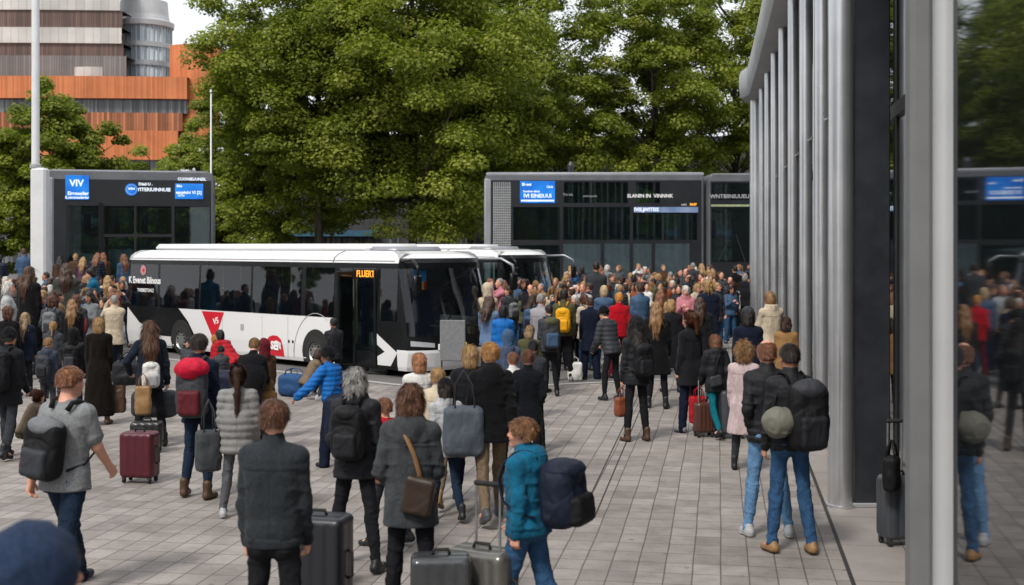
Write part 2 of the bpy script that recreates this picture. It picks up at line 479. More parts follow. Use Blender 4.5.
def body_mesh(k, sex, h, seed=0, beard=0, arms_bare=False):
    js = [k.hc + k.H[:, 2] * .14, k.leg[-1][2] - [0, 0, .08], k.leg[1][2] - [0, 0, .08]] + [q for s in (-1, 1) for q in (k.arm[s][0], k.arm[s][1], k.arm[s][2] + k.arm[s][3] * .2, k.leg[s][1])]
    js = np.array(js, f4); F = Fld(js.min(0) - .16, js.max(0) + .16, h)
    prof = PROF_M if sex == 'm' else PROF_F
    F.torso(k.o + k.T @ np.array([0, 0, -.93], f4), k.T, prof, -.012, .86, 1.47)
    for s in (-1, 1):
        hip, kn, an, _ = k.leg[s]
        F.cone(hip, kn, .078, .05); F.cone(kn, an, .05, .036)
        F.cone(an, an + np.array([s * .03, .1, -.04], f4), .034, .024)
        sh, el, wr, w, lat = k.arm[s]
        F.cone(k.tp(s * .05, -.01, 1.40), sh, .07, .055, .03); F.cone(k.tp(0, -.015, 1.46), k.tp(s * .16, -.015, 1.415), .055, .045, .03)
        F.cone(sh, el, .052 if sex == 'm' else .044, .04 if sex == 'm' else .035); F.cone(el, wr, .041 if sex == 'm' else .035, .027 if sex == 'm' else .023)
        for q in (-.018, 0, .018):
            F.cone(wr + lat * q * .6, wr + w * .085 + lat * q * 1.3, .018, .0155, .02)
    H, c = k.H, k.hc
    def hp(x, y, z): return c + H @ np.array([x, y, z], f4)
    F.cone(k.nb + k.T @ np.array([0, -.01, -.02], f4), hp(0, -.018, -.06), .06 if sex == 'm' else .052, .054 if sex == 'm' else .046, .03)
    F.ell(hp(0, -.012, .03), (.076, .097, .088), H, .02)
    F.ell(hp(0, .028, -.035), (.06, .066, .083), H, .03)
    F.cone(hp(-.012, .072, -.098), hp(.012, .072, -.098), .02, .02, .03)
    F.cone(hp(-.042, .07, .026), hp(.042, .07, .026), .014, .014, .02)
    F.cone(hp(-.044, .052, -.03), hp(-.03, .07, -.045), .02, .016, .03); F.cone(hp(.044, .052, -.03), hp(.03, .07, -.045), .02, .016, .03)
    for s in (-1, 1):
        F.ell(hp(s * .032, .102, .006), (.017, .018, .011), H, .012, 'sub')
        F.ell(hp(s * .032, .079, .006), (.014, .014, .012), H, .004)
        F.ell(hp(s * .079, -.008, -.006), (.011, .021, .033), H, .008)
    F.cone(hp(0, .09, .012), hp(0, .113, -.026), .008, .013, .012)
    F.ell(hp(0, .1, -.032), (.019, .012, .010), H, .01)
    F.ell(hp(0, .088, -.062), (.024, .012, .0075), H, .006); F.ell(hp(0, .086, -.073), (.021, .012, .007), H, .006)
    v, f = F.mesh()
    # tint by head position
    q = (v - c) @ H
    t = np.ones((len(v), 3), f4)
    face = (abs(q[:, 0]) < .1) & (q[:, 1] > .03) & (abs(q[:, 2]) < .16)
    def put(m, col, a=1.0): t[m] = t[m] * (1 - a) + np.array(col, f4) * a
    put(face & (abs(abs(q[:, 0]) - .045) < .02) & (abs(q[:, 2] + .035) < .022), (1.0, .82, .8), .8)
    put(face & (abs(q[:, 0]) < .016) & (q[:, 2] < -.01) & (q[:, 2] > -.045) & (q[:, 1] > .1), (1.0, .86, .84))
    put(face & (((q[:, 0] / .026) ** 2 + ((q[:, 2] + .067) / .013) ** 2) < 1), (.85, .5, .5))
    put(face & (abs(q[:, 2] - (.03 + .004)) < .008) & (abs(q[:, 0]) > .013) & (abs(q[:, 0]) < .052), (.32, .26, .24), .85)
    for s in (-1, 1):
        d = np.sqrt((q[:, 0] - s * .032) ** 2 + ((q[:, 2] - .006) * 1.35) ** 2)
        put(face & (d < .0155), (1.15, 1.2, 1.3)); put(face & (d < .0085), (.12, .1, .1))
    if beard:
        put((q[:, 1] > -.01) & (q[:, 2] < -.035) & (q[:, 2] > -.13) & ~(((q[:, 0] / .026) ** 2 + ((q[:, 2] + .067) / .013) ** 2) < 1) & (abs(q[:, 0]) < .09), (.35, .27, .22), beard)
    # fingers rooted in the palm
    mb = MB(); cv = p = k.p.get('curl', 32)
    for s in (-1, 1):
        sh, el, wr, w, lat = k.arm[s]
        n = unit(np.cross(w, lat)); n = n if float(n @ (k.T @ np.array([-s, 0, 0], f4))) > 0 or abs(n[0]) < .3 else -n
        for i, (o_, ln) in enumerate(((.027, .9), (.009, 1.0), (-.009, .93), (-.026, .75))):
            b = wr + w * .078 + lat * o_; pts = [b - w * .012]; d = w; a = 0
            for sg, L in enumerate((.042, .028, .02)):
                a += R(cv) * (.6, 1.0, .8)[sg]; d = w * math.cos(a) + n * math.sin(a)
                pts.append(pts[-1] + d * L * ln)
            mb.tube(pts, [.0092, .0088, .008, .0055], 6)
        b = wr + w * .025 + lat * .026
        mb.tube([b - lat * .01, b + lat * .02 + w * .025 + n * .008, b + lat * .026 + w * .055 + n * .018], [.012, .0105, .007], 6)
    fv = np.array(mb.v, f4); tris = []
    for q_ in mb.f:
        if len(q_) == 4: tris.append(q_)
        else:
            for i in range(1, len(q_) - 2, 2): tris.append((q_[0], q_[i], q_[i + 1], q_[i + 2]))
    f2 = np.array(tris, 'i4') + len(v)
    return np.concatenate([v, fv]), np.concatenate([f, f2]), np.concatenate([t, np.ones((len(fv), 3), f4)])

def fold_noise(amp, sc=(7, 7, 13), seed=0):
    def fn(p):
        q = p * np.array(sc, f4) + seed * 3.7
        wq = q + 1.2 * np.stack([vnoise(q * .6 + 11), vnoise(q * .6 + 5), vnoise(q * .6 + 17)], 1)
        n = 1 - 2 * abs(vnoise(wq) - .5) * 2
        return amp * (.35 - n * n) + amp * .8 * (vnoise(q * 2.3) - .5)
    return fn

def coat_mesh(k, sex, h, kind, seed=0, o={}):
    """upper garment: kind short/mid/long/puffer/tee/blazer/dress"""
    e = {'short': .016, 'mid': .021, 'long': .023, 'puffer': .030, 'tee': .012, 'blazer': .015, 'hoodie': .02, 'dress': .015}[kind]
    hem = o.get('hem', {'short': .84, 'mid': .73, 'long': .45, 'puffer': .83, 'tee': .82, 'blazer': .76, 'hoodie': .83, 'dress': .2}[kind])
    js = [k.nb + [0, 0, .12], k.tp(0, 0, hem), k.tp(0, 0, .9)] + [q for s in (-1, 1) for q in k.arm[s][:3]]
    js = np.array(js, f4); F = Fld(js.min(0) - .24, js.max(0) + .24, h)
    prof = [list(r) for r in (PROF_M if sex == 'm' else PROF_F)]
    fat = o.get('fat', 0)
    if kind in ('mid', 'long', 'puffer', 'hoodie', 'short'):
        for r in prof:
            if .95 < r[0] < 1.25: r[1] = r[1] * .4 + .6 * .170 + fat; r[2] += .008 + fat
    F.torso(k.o + k.T @ np.array([0, 0, -.93], f4), k.T, prof, e, hem, 1.46, .02, .018)
    sl = .6 if kind == 'tee' else 1.0
    pf = 1.25 if kind == 'puffer' else 1.0
    for s in (-1, 1):
        sh, el, wr, w, lat = k.arm[s]
        F.cone(k.tp(s * .06, -.01, 1.39), sh, .07 + e, .052 + e, .04)
        F.cone(k.tp(0, -.02, 1.465), k.tp(s * .165, -.015, 1.42), .05 + e * .6, .042 + e * .6, .03)
        if kind == 'tee':
            F.cone(sh, sh + (el - sh) * .7, .053 + e, .055 + e, .02)
        else:
            F.cone(sh, el, (.05 + e) * (pf * .92), (.040 + e) * pf, .02)
            F.cone(el, wr + w * .012, (.040 + e) * pf, (.027 + e * .9) * pf, .02)
    col = o.get('collar', {'tee': None, 'dress': None, 'hoodie': 'hood'}.get(kind, 'stand'))
    if col == 'stand':
        F.cone(k.tp(0, -.015, 1.45), k.tp(0, -.002, 1.51), .078, .072, .015)
        F.cut(lambda X, Y, Z: np.float32(-1) + 0 * X) if False else None
    elif col is None:
        F.cone(k.tp(0, -.012, 1.44), k.tp(0, -.005, 1.475), .074, .066, .02)
    elif col == 'hood':
        F.cone(k.tp(0, -.015, 1.45), k.tp(0, -.005, 1.50), .082, .078, .015)
        F.ell(k.tp(0, -.085, 1.46), (.125, .075, .085), k.T, .03); F.ell(k.tp(0, -.12, 1.40), (.085, .055, .10), k.T, .03)
        F.cone(k.tp(-.075, -.04, 1.495), k.tp(-.06, .06, 1.45), .045, .03, .02); F.cone(k.tp(.075, -.04, 1.495), k.tp(.06, .06, 1.45), .045, .03, .02)
    elif col == 'scarf':
        for zz, rr in ((1.465, .092), (1.505, .088)):
            for t in range(8):
                a = t * math.pi / 4; a2 = a + math.pi / 4
                F.cone(k.tp(math.cos(a) * rr, math.sin(a) * rr * .9 - .01, zz), k.tp(math.cos(a2) * rr, math.sin(a2) * rr * .9 - .01, zz), .034, .034, .02)
    amp = {'tee': .007, 'blazer': .008, 'puffer': .006, 'dress': .010}.get(kind, .0135) * o.get('fold', 1)
    base = fold_noise(amp, (6, 6, 12) if kind not in ('long', 'dress') else (10, 10, 4), seed)
    fine = fold_noise(amp * .45, (15, 15, 22), seed + 2)
    els = [k.arm[s][1] for s in (-1, 1)]; wa = k.tp(0, 0, max(hem + .1, .95)); up = k.T[:, 2]; shs = [k.tp(s * .15, -.06, 1.30) for s in (-1, 1)]
    def local_folds(p):
        w = np.full(len(p), .28, f4)
        for e_ in els: w = w + .9 * np.exp(-((p - e_) ** 2).sum(1) / .018)
        for e_ in shs: w = w + .45 * np.exp(-((p - e_) ** 2).sum(1) / .012)
        w = w + .55 * np.exp(-(((p - wa) @ up) / .075) ** 2)
        return base(p) * w + fine(p) * (w * .7)
    F.disp(local_folds if kind != 'dress' else base)
    if kind == 'puffer':
        F.disp(lambda p: .014 * (1 - abs(np.sin(p[:, 2] * math.pi / o.get('quilt', .085)))))
    if kind in ('short', 'hoodie'):
        F.disp(lambda p: .008 * np.exp(-((p[:, 2] - (k.pel[2] + hem - .93) - .06) / .012) ** 2))
    v, f = F.mesh(); t = np.ones((len(v), 3), f4)
    zz = (v - k.o) @ k.T[:, 2] + .93
    rad = np.sqrt((((v - k.o) @ k.T[:, :2]) ** 2).sum(1))
    if kind in ('short', 'hoodie', 'puffer'): t[(zz < hem + .05) & (rad < .24)] *= .72
    if kind in ('short', 'mid', 'puffer', 'hoodie', 'long'):
        for s in (-1, 1):
            sh, el, wr, w, lat = k.arm[s]
            t[((v - el) @ w > .205) & (np.linalg.norm(v - wr, axis=1) < .11)] *= .75
        t[(abs(zz - 1.345) < .006) & (((v - k.o) @ k.T[:, 1]) < -.03) & (rad < .2)] *= .62
        if kind != 'long': t[(abs((v - k.o) @ k.T[:, 0]) < .005) & (zz < 1.34) & (((v - k.o) @ k.T[:, 1]) < -.03)] *= .8
    return v, f, t

def trouser_mesh(k, sex, h, kind, seed=0):
    r = {'slim': (.084, .058, .046), 'straight': (.09, .066, .060), 'wide': (.098, .084, .088)}[kind]
    js = np.array([k.pel + [0, 0, .14]] + [q for s in (-1, 1) for q in k.leg[s][:3]], f4)
    F = Fld(js.min(0) - .18, js.max(0) + [.18, .18, .06], h)
    F.ell(k.pel + [0, -.008, .0], (.168 if sex == 'f' else .16, .12, .13), None, .04)
    F.ell(k.pel + [-.075, -.055, -.05], (.085, .085, .09), None, .03); F.ell(k.pel + [.075, -.055, -.05], (.085, .085, .09), None, .03)
    for s in (-1, 1):
        hip, kn, an, sh = k.leg[s]
        F.cone(hip, kn, r[0], r[1], .03); F.cone(kn, an + sh * (.035 if kind != 'slim' else .0), r[1], r[2], .03)
        F.cone(kn + np.array([0, -.012, -.06], f4), kn + sh * .24, r[1] * .98, r[2] * 1.02, .03)
    n = fold_noise(.0105, (8, 8, 16), seed + 3)
    la = min(k.leg[-1][2][2], k.leg[1][2][2])
    def fn(p):
        w = .45 + 1.1 * np.exp(-((p[:, 2] - la - .03) / .10) ** 2) + .5 * np.exp(-((p[:, 2] - .5) / .09) ** 2) + .5 * np.exp(-((p[:, 2] - .82) / .08) ** 2)
        return n(p) * w
    F.disp(fn)
    return F.mesh()

def shoe_mesh(kind, h=.0085):
    F = Fld((-.09, -.13, -.12), (.09, .25, .16), h)
    F.cone((0, -.045, -.035), (0, .02, -.03), .038, .04, .02); F.cone((0, .02, -.035), (.008, .135, -.047), .04, .034, .03)
    F.cone((-.012, .08, -.05), (-.004, .12, -.05), .034, .03, .02)
    top = {'sneaker': .012, 'boot': .09, 'oxford': .005}[kind]
    F.cone((0, -.025, -.03), (0, -.02, top), .042, .040 if kind != 'boot' else .05, .03)
    if kind == 'sneaker': F.cone((0, .03, .002), (0, .05, -.012), .026, .024, .02)
    F.cut(lambda X, Y, Z: (-.072 - Z) + 0 * X + 0 * Y)
    v, f = F.mesh(); t = np.ones((len(v), 3), f4)
    if kind == 'sneaker': t[v[:, 2] < -.05] = (2.2, 2.2, 2.1)
    else: t[v[:, 2] < -.056] = (.35, .33, .3)
    return v, f, t

def strands(v, f, n, ln, kind, seed, wid=.0027):
    """thin tapering locks that lie along the hair surface"""
    rs = np.random.RandomState(seed); e1 = v[f[:, 1]] - v[f[:, 0]]; e2 = v[f[:, 3]] - v[f[:, 0]]
    fn = np.cross(e1, e2); fn /= np.linalg.norm(fn, axis=1)[:, None] + 1e-9
    ok = np.nonzero(v[f[:, 0], 2] > v[:, 2].min() + (.04 if kind == 'short' else 0))[0]; pick = ok[rs.randint(0, len(ok), n)]; p = v[f[pick]].mean(1); nn = fn[pick]
    whorl = np.array([0, -.04, .14], f4)
    d = p - whorl if kind in ('short', 'curly') else np.tile(np.array([[0, -.15, -1]], f4), (n, 1)) + .25 * (p - whorl)
    if kind == 'up': d = np.array([0, -.1, .09], f4) - p
    d = d + rs.normal(0, .35 if kind == 'curly' else .16, d.shape) * np.linalg.norm(d, axis=1)[:, None]
    d = d - nn * (d * nn).sum(1)[:, None]; d /= np.linalg.norm(d, axis=1)[:, None] + 1e-9
    sd = np.cross(d, nn); L = ln * (.6 + .8 * rs.rand(n))[:, None]
    lift = (.003 + .013 * rs.rand(n) ** 1.6 * (2.2 if kind == 'curly' else 1))[:, None]
    vs = []; 
    for t, w in ((0, .7), (.35, 1), (.7, .7), (1, .08)):
        c = p + d * L * t + nn * lift * (.2 + 1.2 * t * t) + np.array([0, 0, -.012 * t * t], f4)
        vs += [c - sd * wid * w, c + sd * wid * w]
    V = np.stack(vs, 1).reshape(-1, 3); base = (np.arange(n) * 8)[:, None]
    q = np.concatenate([base + np.array([[2 * i, 2 * i + 1, 2 * i + 3, 2 * i + 2]]) for i in range(3)])
    tn = np.repeat((.45 + 1.25 * rs.rand(n) ** 1.3)[:, None], 8, 0).reshape(-1, 1) * np.ones((1, 3))
    return V.astype(f4), q.astype('i4'), tn.astype(f4)

def hair_mesh(kind, h, seed=0, ns=1400):
    """hair in the head's own frame"""
    F = Fld((-.2, -.32, -.62), (.2, .2, .26), h)
    rad = (.083, .103, .095)
    face = dict(c=(0, .118, -.035), r=(.072, .085, .108))
    amp = .006; st = 'short'; ln = .035
    if kind in ('short', 'crop', 'side'):
        e = {'short': .0, 'crop': -.0035, 'side': .004}[kind]; lowz = {'crop': -.042}.get(kind, -.05)
        F.ell((0, -.014, .03), tuple(q + e for q in rad), None, .01)
        if kind == 'side': F.ell((.01, .03, .085), (.075, .075, .045), None, .03)
        F.ell((0, -.045, -.03), (.074 + e, .062 + e, .07), None, .02)
        F.ell(face['c'], face['r'], None, .008, 'sub')
        F.cut(lambda X, Y, Z: (lowz + np.maximum(Y + .045, 0) * 1.15 - Z) * .75 + 0 * X); ln = .018 if kind == 'crop' else .032; amp = .0025 if kind == 'crop' else .006
        F.cut(lambda X, Y, Z: np.minimum(np.minimum(.016 - Z, Y + .04), .03 + 0 * X) * .8 + 0 * X)
    elif kind == 'fringe_ring':
        F.ell((0, -.014, .03), (.082, .102, .09), None, .01)
        F.ell((0, -.045, -.03), (.074, .060, .07), None, .02)
        F.ell(face['c'], face['r'], None, .008, 'sub'); F.ell((0, .03, .11), (.07, .10, .075), None, .01, 'sub')
        F.cut(lambda X, Y, Z: (-.065 + np.maximum(Y + .045, 0) * 1.15 - Z) * .75 + 0 * X); amp = .003; ln = .015
    elif kind in ('bob', 'wavybob', 'curly', 'long', 'wavy', 'ponytail', 'bun', 'longtail'):
        F.ell((0, -.016, .032), (.085, .105, .096), None, .01)
        if kind in ('bob', 'wavybob', 'curly'):
            w = .008 if kind == 'bob' else .016
            F.ell((0, -.038, -.035), (.080 + w, .080 + w, .108), None, .03); ln = .06; st = 'long'
            if kind == 'curly': st = 'curly'; amp = .022; F.ell((0, -.02, .05), (.108, .118, .1), None, .03)
            if kind == 'wavybob': amp = .014
        elif kind in ('long', 'wavy'):
            w = .0 if kind == 'long' else .012
            F.ell((0, -.045, -.04), (.092 + w, .082 + w, .11), None, .03)
            F.cone((-.035, -.075, -.06), (-.045, -.135, -.22), .062 + w, .055 + w, .03); F.cone((.035, -.075, -.06), (.045, -.135, -.22), .062 + w, .055 + w, .03)
            F.cone((-.03, -.135, -.2), (-.025, -.155, -.36), .058 + w, .03, .03); F.cone((.03, -.135, -.2), (.03, -.155, -.37), .058 + w, .03, .03)
            F.cone((-.082, 0, -.02), (-.1, -.03, -.2), .03, .035, .03); F.cone((.082, 0, -.02), (.1, -.03, -.2), .03, .035, .03)
            ln = .13; st = 'long'; amp = .009 if kind == 'long' else .018
        else:
            F.ell((0, -.045, -.035), (.078, .066, .065), None, .02); st = 'up'; ln = .06
            if kind == 'bun': F.ell((0, -.098, .095), (.05, .046, .046), None, .012)
            elif kind == 'ponytail':
                F.cone((0, -.1, .05), (0, -.15, .02), .028, .034, .01); F.cone((0, -.15, .02), (0, -.17, -.2), .034, .016, .02)
            else:
                F.cone((0, -.1, .085), (0, -.14, .07), .026, .03, .01); F.cone((0, -.14, .07), (.005, -.185, -.2), .03, .03, .02); F.cone((.005, -.185, -.2), (.0, -.18, -.56), .03, .014, .02)
        F.ell(face['c'], face['r'], None, .012, 'sub'); F.ell((0, .12, -.12), (.075, .1, .09), None, .012, 'sub')
        F.cut(lambda X, Y, Z: np.minimum(np.minimum(.008 - Z, Y - .03), .03 + 0 * X) * .8 + 0 * X)
    F.disp(lambda p: amp * (vnoise(p * np.array((42, 42, 14), f4) + seed) - .5) * 2 + amp * .6 * (vnoise(p * np.array((90, 90, 30), f4) + seed) - .5))
    v, f = F.mesh()
    t = np.ones((len(v), 3), f4) * (.55 + .6 * vnoise(v * np.array((60, 60, 9), f4)))[:, None]
    if ns:
        V, q, tn = strands(v, f, ns, ln, st, seed)
        f = np.concatenate([f, q + len(v)]); v = np.concatenate([v, V]); t = np.concatenate([t, tn])
    return v, f, t

def hat_mesh(kind, h=.008):
    F = Fld((-.17, -.24, -.3), (.17, .28, .26), h)
    if kind == 'beanie':
        F.ell((0, -.012, .045), (.098, .118, .108), None, .01)
        F.cut(lambda X, Y, Z: (.005 + .25 * (Y) - Z) + 0 * X)
        F.torso((0, -.012, 0), np.eye(3, dtype=f4), [(-1, .1, .12, 0), (1, .1, .12, 0)], 0, .0, .05, .008, .012)
        F.disp(lambda p: .003 * np.sin(np.arctan2(p[:, 1], p[:, 0]) * 40) + .006 * (vnoise(p * 25) - .5))
    elif kind == 'cap':
        F.ell((0, -.012, .045), (.092, .112, .098), None, .01)
        F.cut(lambda X, Y, Z: (.03 - Z) + 0 * X + 0 * Y)
        F.ell((0, .12, .035), (.075, .085, .009), None, .01)
    elif kind == 'brim':
        F.ell((0, -.012, .06), (.096, .112, .085), None, .01)
        F.cut(lambda X, Y, Z: (.03 - Z) + 0 * X + 0 * Y)
        F.ell((0, -.01, .036), (.16, .18, .012), None, .02)
    elif kind == 'hood':
        F.ell((0, -.03, .025), (.118, .135, .138), None, .02); F.cone((0, -.06, -.06), (0, -.06, -.16), .105, .115, .04)
        F.ell((0, .13, -.015), (.082, .12, .115), None, .02, 'sub')
        F.disp(fold_noise(.008, (9, 9, 9), 2))
    v, f = F.mesh(); return v, f, None

# --- backpacks and other soft bags (own frame: back against y = 0, bulging to -y)
def pack_meshes(kind, h=.012, seed=0):
    W, Ht, D = {'day': (.30, .44, .17), 'big': (.35, .56, .21), 'travel': (.40, .50, .27), 'small': (.25, .34, .13)}[kind]
    F = Fld((-W * .75, -D * 1.7, -Ht * .7), (W * .75, .1, Ht * .75), h)
    F.rbox((0, -D / 2, 0), (W / 2, D / 2, Ht / 2), D * .42); F.ell((0, -D * .58, -Ht * .12), (W * .49, D * .55, Ht * .36), None, .04)
    F.disp(fold_noise(.008, (8, 8, 8), seed)); F.disp(lambda p: .006 * np.exp(-((p[:, 2] - Ht * .2 + 12 * (p[:, 0] / 2) ** 2) / .008) ** 2))
    body = F.mesh()
    F = Fld((-W * .6, -D * 1.9, -Ht * .65), (W * .6, .1, Ht * .4), h)
    F.rbox((0, -D * 1.0, -Ht * .2), (W * .36, D * .26, Ht * .24), D * .2); F.disp(fold_noise(.006, (10, 10, 10), seed + 1))
    pocket = F.mesh()
    F = Fld((-W * .7, -D * 1.4, Ht * .1), (W * .7, .1, Ht * .8), h)
    F.ell((0, -D * .52, Ht * .40), (W * .46, D * .62, Ht * .17), None, .02); F.disp(fold_noise(.006, (9, 9, 9), seed + 2))
    flap = F.mesh()
    return dict(body=body, pocket=pocket, flap=flap, W=W, H=Ht, D=D)
# ================================================================== SETTING
# ---- materials
def mk_pavers():
    t = NT('plaza_pavers'); o = t.obj()
    v = t.mapv(o, (1, 1, 1), (0, 0, R(-80.6)))
    wob = t.noise(.7, 2, .5, o)
    vv = t.n('VectorMath', operation='MULTIPLY_ADD'); vv.inputs[1].default_value = (.03, .03, 0); t.l(wob.outputs[1], vv.inputs[0]); t.l(v, vv.inputs[2])
    b = t.n('TexBrick', offset=.0, squash=1.0); t.l(vv.outputs[0], b.inputs['Vector'])
    b.inputs['Scale'].default_value = 1; b.inputs['Brick Width'].default_value = .33; b.inputs['Row Height'].default_value = .225
    b.inputs['Mortar Size'].default_value = .0065; b.inputs['Mortar Smooth'].default_value = .25; b.inputs['Bias'].default_value = 0
    b.inputs['Color1'].default_value = (.235, .212, .195, 1); b.inputs['Color2'].default_value = (.318, .29, .268, 1); b.inputs['Mortar'].default_value = (.115, .102, .093, 1)
    st = t.noise(.35, 6, .65, o); st2 = t.noise(3.2, 5, .7, o); fine = t.noise(90, 4, .7, o)
    c1 = t.ramp(st.outputs[0], [(.3, (.66, .64, .62)), (.5, (1, 1, 1)), (.72, (1.14, 1.12, 1.1))]).outputs[0]
    c2 = t.ramp(st2.outputs[0], [(.28, (.68, .67, .66)), (.55, (1, 1, 1)), (.8, (1.12, 1.12, 1.12))]).outputs[0]
    c3 = t.ramp(fine.outputs[0], [(.25, (.8, .8, .8)), (.7, (1.12, 1.12, 1.12))]).outputs[0]
    c = t.mix(t.mix(t.mix(b.outputs[0], c1, 1, 'MULTIPLY'), c2, 1, 'MULTIPLY'), c3, 1, 'MULTIPLY')
    spot = t.n('TexVoronoi'); spot.inputs['Scale'].default_value = 2.3; t.l(o, spot.inputs['Vector'])
    sp = t.ramp(spot.outputs['Distance'], [(.045, (.42, .41, .40)), (.07, (1, 1, 1))]).outputs[0]
    c = t.mix(c, sp, .7, 'MULTIPLY')
    h = t.n('Math', operation='MULTIPLY_ADD'); t.l(fine.outputs[0], h.inputs[0]); h.inputs[1].default_value = .25
    inv = t.n('Math', operation='SUBTRACT'); inv.inputs[0].default_value = 1; t.l(b.outputs[1], inv.inputs[1]); t.l(inv.outputs[0], h.inputs[2])
    rr = t.n('MapRange'); rr.inputs[3].default_value = .62; rr.inputs[4].default_value = .9; t.l(st2.outputs[0], rr.inputs[0])
    t.bsdf(c, rr.outputs[0], 0, t.bump(h.outputs[0], .6, .006), .3)
    return t.m
def mk_apron():
    t = NT('apron_slabs'); o = t.obj()
    v = t.mapv(o, (1, 1, 1), (0, 0, R(-80.6)))
    b = t.n('TexBrick', offset=.5); t.l(v, b.inputs['Vector']); b.inputs['Scale'].default_value = 1
    b.inputs['Brick Width'].default_value = 1.2; b.inputs['Row Height'].default_value = .8; b.inputs['Mortar Size'].default_value = .006
    b.inputs['Color1'].default_value = (.27, .24, .22, 1); b.inputs['Color2'].default_value = (.31, .285, .265, 1); b.inputs['Mortar'].default_value = (.1, .09, .085, 1)
    st = t.noise(.8, 6, .65, o); fine = t.noise(120, 3, .7, o)
    c = t.mix(b.outputs[0], t.ramp(st.outputs[0], [(.3, (.75, .74, .73)), (.7, (1.12, 1.12, 1.12))]).outputs[0], 1, 'MULTIPLY')
    c = t.mix(c, t.ramp(fine.outputs[0], [(.3, (.85, .85, .85)), (.7, (1.1, 1.1, 1.1))]).outputs[0], 1, 'MULTIPLY')
    t.bsdf(c, .6, 0, t.bump(fine.outputs[0], .3, .003), .35); return t.m
def mk_asphalt():
    t = NT('asphalt'); o = t.obj()
    a = t.noise(.4, 6, .65, o); f = t.noise(160, 3, .8, o)
    c = t.ramp(a.outputs[0], [(.3, (.105, .1, .097)), (.7, (.16, .155, .15))]).outputs[0]
    c = t.mix(c, t.ramp(f.outputs[0], [(.3, (.6, .6, .6)), (.75, (1.35, 1.35, 1.35))]).outputs[0], 1, 'MULTIPLY')
    t.bsdf(c, .85, 0, t.bump(f.outputs[0], .6, .004), .3); return t.m
def mk_glass(name, tint, rough=.02, base=(.01, .012, .013), see=.4, ior=1.55):
    """pane: mirror by Fresnel over a tinted see-through body"""
    t = NT(name)
    tr = t.n('BsdfTransparent'); tr.inputs[0].default_value = (*tint, 1)
    df = t.n('BsdfDiffuse'); df.inputs[0].default_value = (*base, 1)
    m0 = t.n('MixShader'); m0.inputs[0].default_value = see; t.l(df.outputs[0], m0.inputs[1]); t.l(tr.outputs[0], m0.inputs[2])
    gl = t.n('BsdfGlossy'); gl.inputs['Roughness'].default_value = rough; gl.inputs[0].default_value = (.95, .97, 1, 1)
    fr = t.n('Fresnel'); fr.inputs[0].default_value = ior
    nb = t.noise(.7, 2, .5, t.obj()); bp = t.bump(nb.outputs[0], .04, .02); t.l(bp, gl.inputs['Normal'])
    m1 = t.n('MixShader'); t.l(fr.outputs[0], m1.inputs[0]); t.l(m0.outputs[0], m1.inputs[1]); t.l(gl.outputs[0], m1.inputs[2])
    t.l(m1.outputs[0], t.out.inputs[0]); return t.m
def mk_clad(name, c1, c2, freq, rough=.45, metal=.0, line=.12, axis='X'):
    """ribbed sheet cladding: vertical seams with slightly different panels"""
    t = NT(name); o = t.obj(); v = t.mapv(o, (freq, freq, 0))
    w = t.n('TexVoronoi', voronoi_dimensions='1D'); sx = t.n('SeparateXYZ'); t.l(v, sx.inputs[0]); t.l(sx.outputs[0], w.inputs['W']); w.inputs['Randomness'].default_value = .25
    w2 = t.n('TexVoronoi', voronoi_dimensions='1D', feature='DISTANCE_TO_EDGE'); t.l(sx.outputs[0], w2.inputs['W']); w2.inputs['Randomness'].default_value = .25
    sc = t.n('SeparateColor'); t.l(w.outputs['Color'], sc.inputs[0])
    c = t.ramp(sc.outputs[0], [(.1, c1), (.9, c2)]).outputs[0]
    e = t.ramp(w2.outputs['Distance'], [(line * .4, (.45, .45, .45)), (line, (1, 1, 1))]).outputs[0]
    c = t.mix(c, e, 1, 'MULTIPLY')
    n = t.noise(.25, 5, .6, o); c = t.mix(c, t.ramp(n.outputs[0], [(.3, (.78, .78, .78)), (.7, (1.15, 1.15, 1.15))]).outputs[0], 1, 'MULTIPLY')
    t.bsdf(c, rough, metal); return t.m
def mk_leaf(name, c1, c2, c3):
    t = NT(name); at_ = t.n('Attribute', attribute_name='tint')
    sc = t.n('SeparateColor'); t.l(at_.outputs['Color'], sc.inputs[0])
    c = t.ramp(sc.outputs[0], [(0, c1), (.5, c2), (1, c3)]).outputs[0]
    d = t.n('BsdfPrincipled'); t.l(c, d.inputs['Base Color']); d.inputs['Roughness'].default_value = .5; d.inputs['Specular IOR Level'].default_value = .35
    tr = t.n('BsdfTranslucent'); c2_ = t.mix(c, (.75, 1.0, .3, 1), 1, 'MULTIPLY'); t.l(c2_, tr.inputs[0])
    m = t.n('MixShader'); m.inputs[0].default_value = .5; t.l(d.outputs[0], m.inputs[1]); t.l(tr.outputs[0], m.inputs[2])
    t.l(m.outputs[0], t.out.inputs[0]); return t.m
def mk_bark():
    t = NT('tree_bark'); o = t.obj(); n = t.noise(9, 6, .7, t.mapv(o, (1, 1, .25)))
    c = t.ramp(n.outputs[0], [(.3, (.03, .024, .018)), (.7, (.13, .105, .08))]).outputs[0]
    t.bsdf(c, .9, 0, t.bump(n.outputs[0], .8, .03), .2); return t.m
def mk_emit(name, c1, c2, strength):
    t = NT(name); o = t.obj(); n = t.noise(1.5, 3, .5, o)
    c = t.ramp(n.outputs[0], [(.35, c1), (.65, c2)]).outputs[0]
    e = t.n('BsdfPrincipled'); e.inputs['Base Color'].default_value = (.01, .01, .01, 1); e.inputs['Roughness'].default_value = .2
    t.l(c, e.inputs['Emission Color']); e.inputs['Emission Strength'].default_value = strength
    t.l(e.outputs[0], t.out.inputs[0]); return t.m
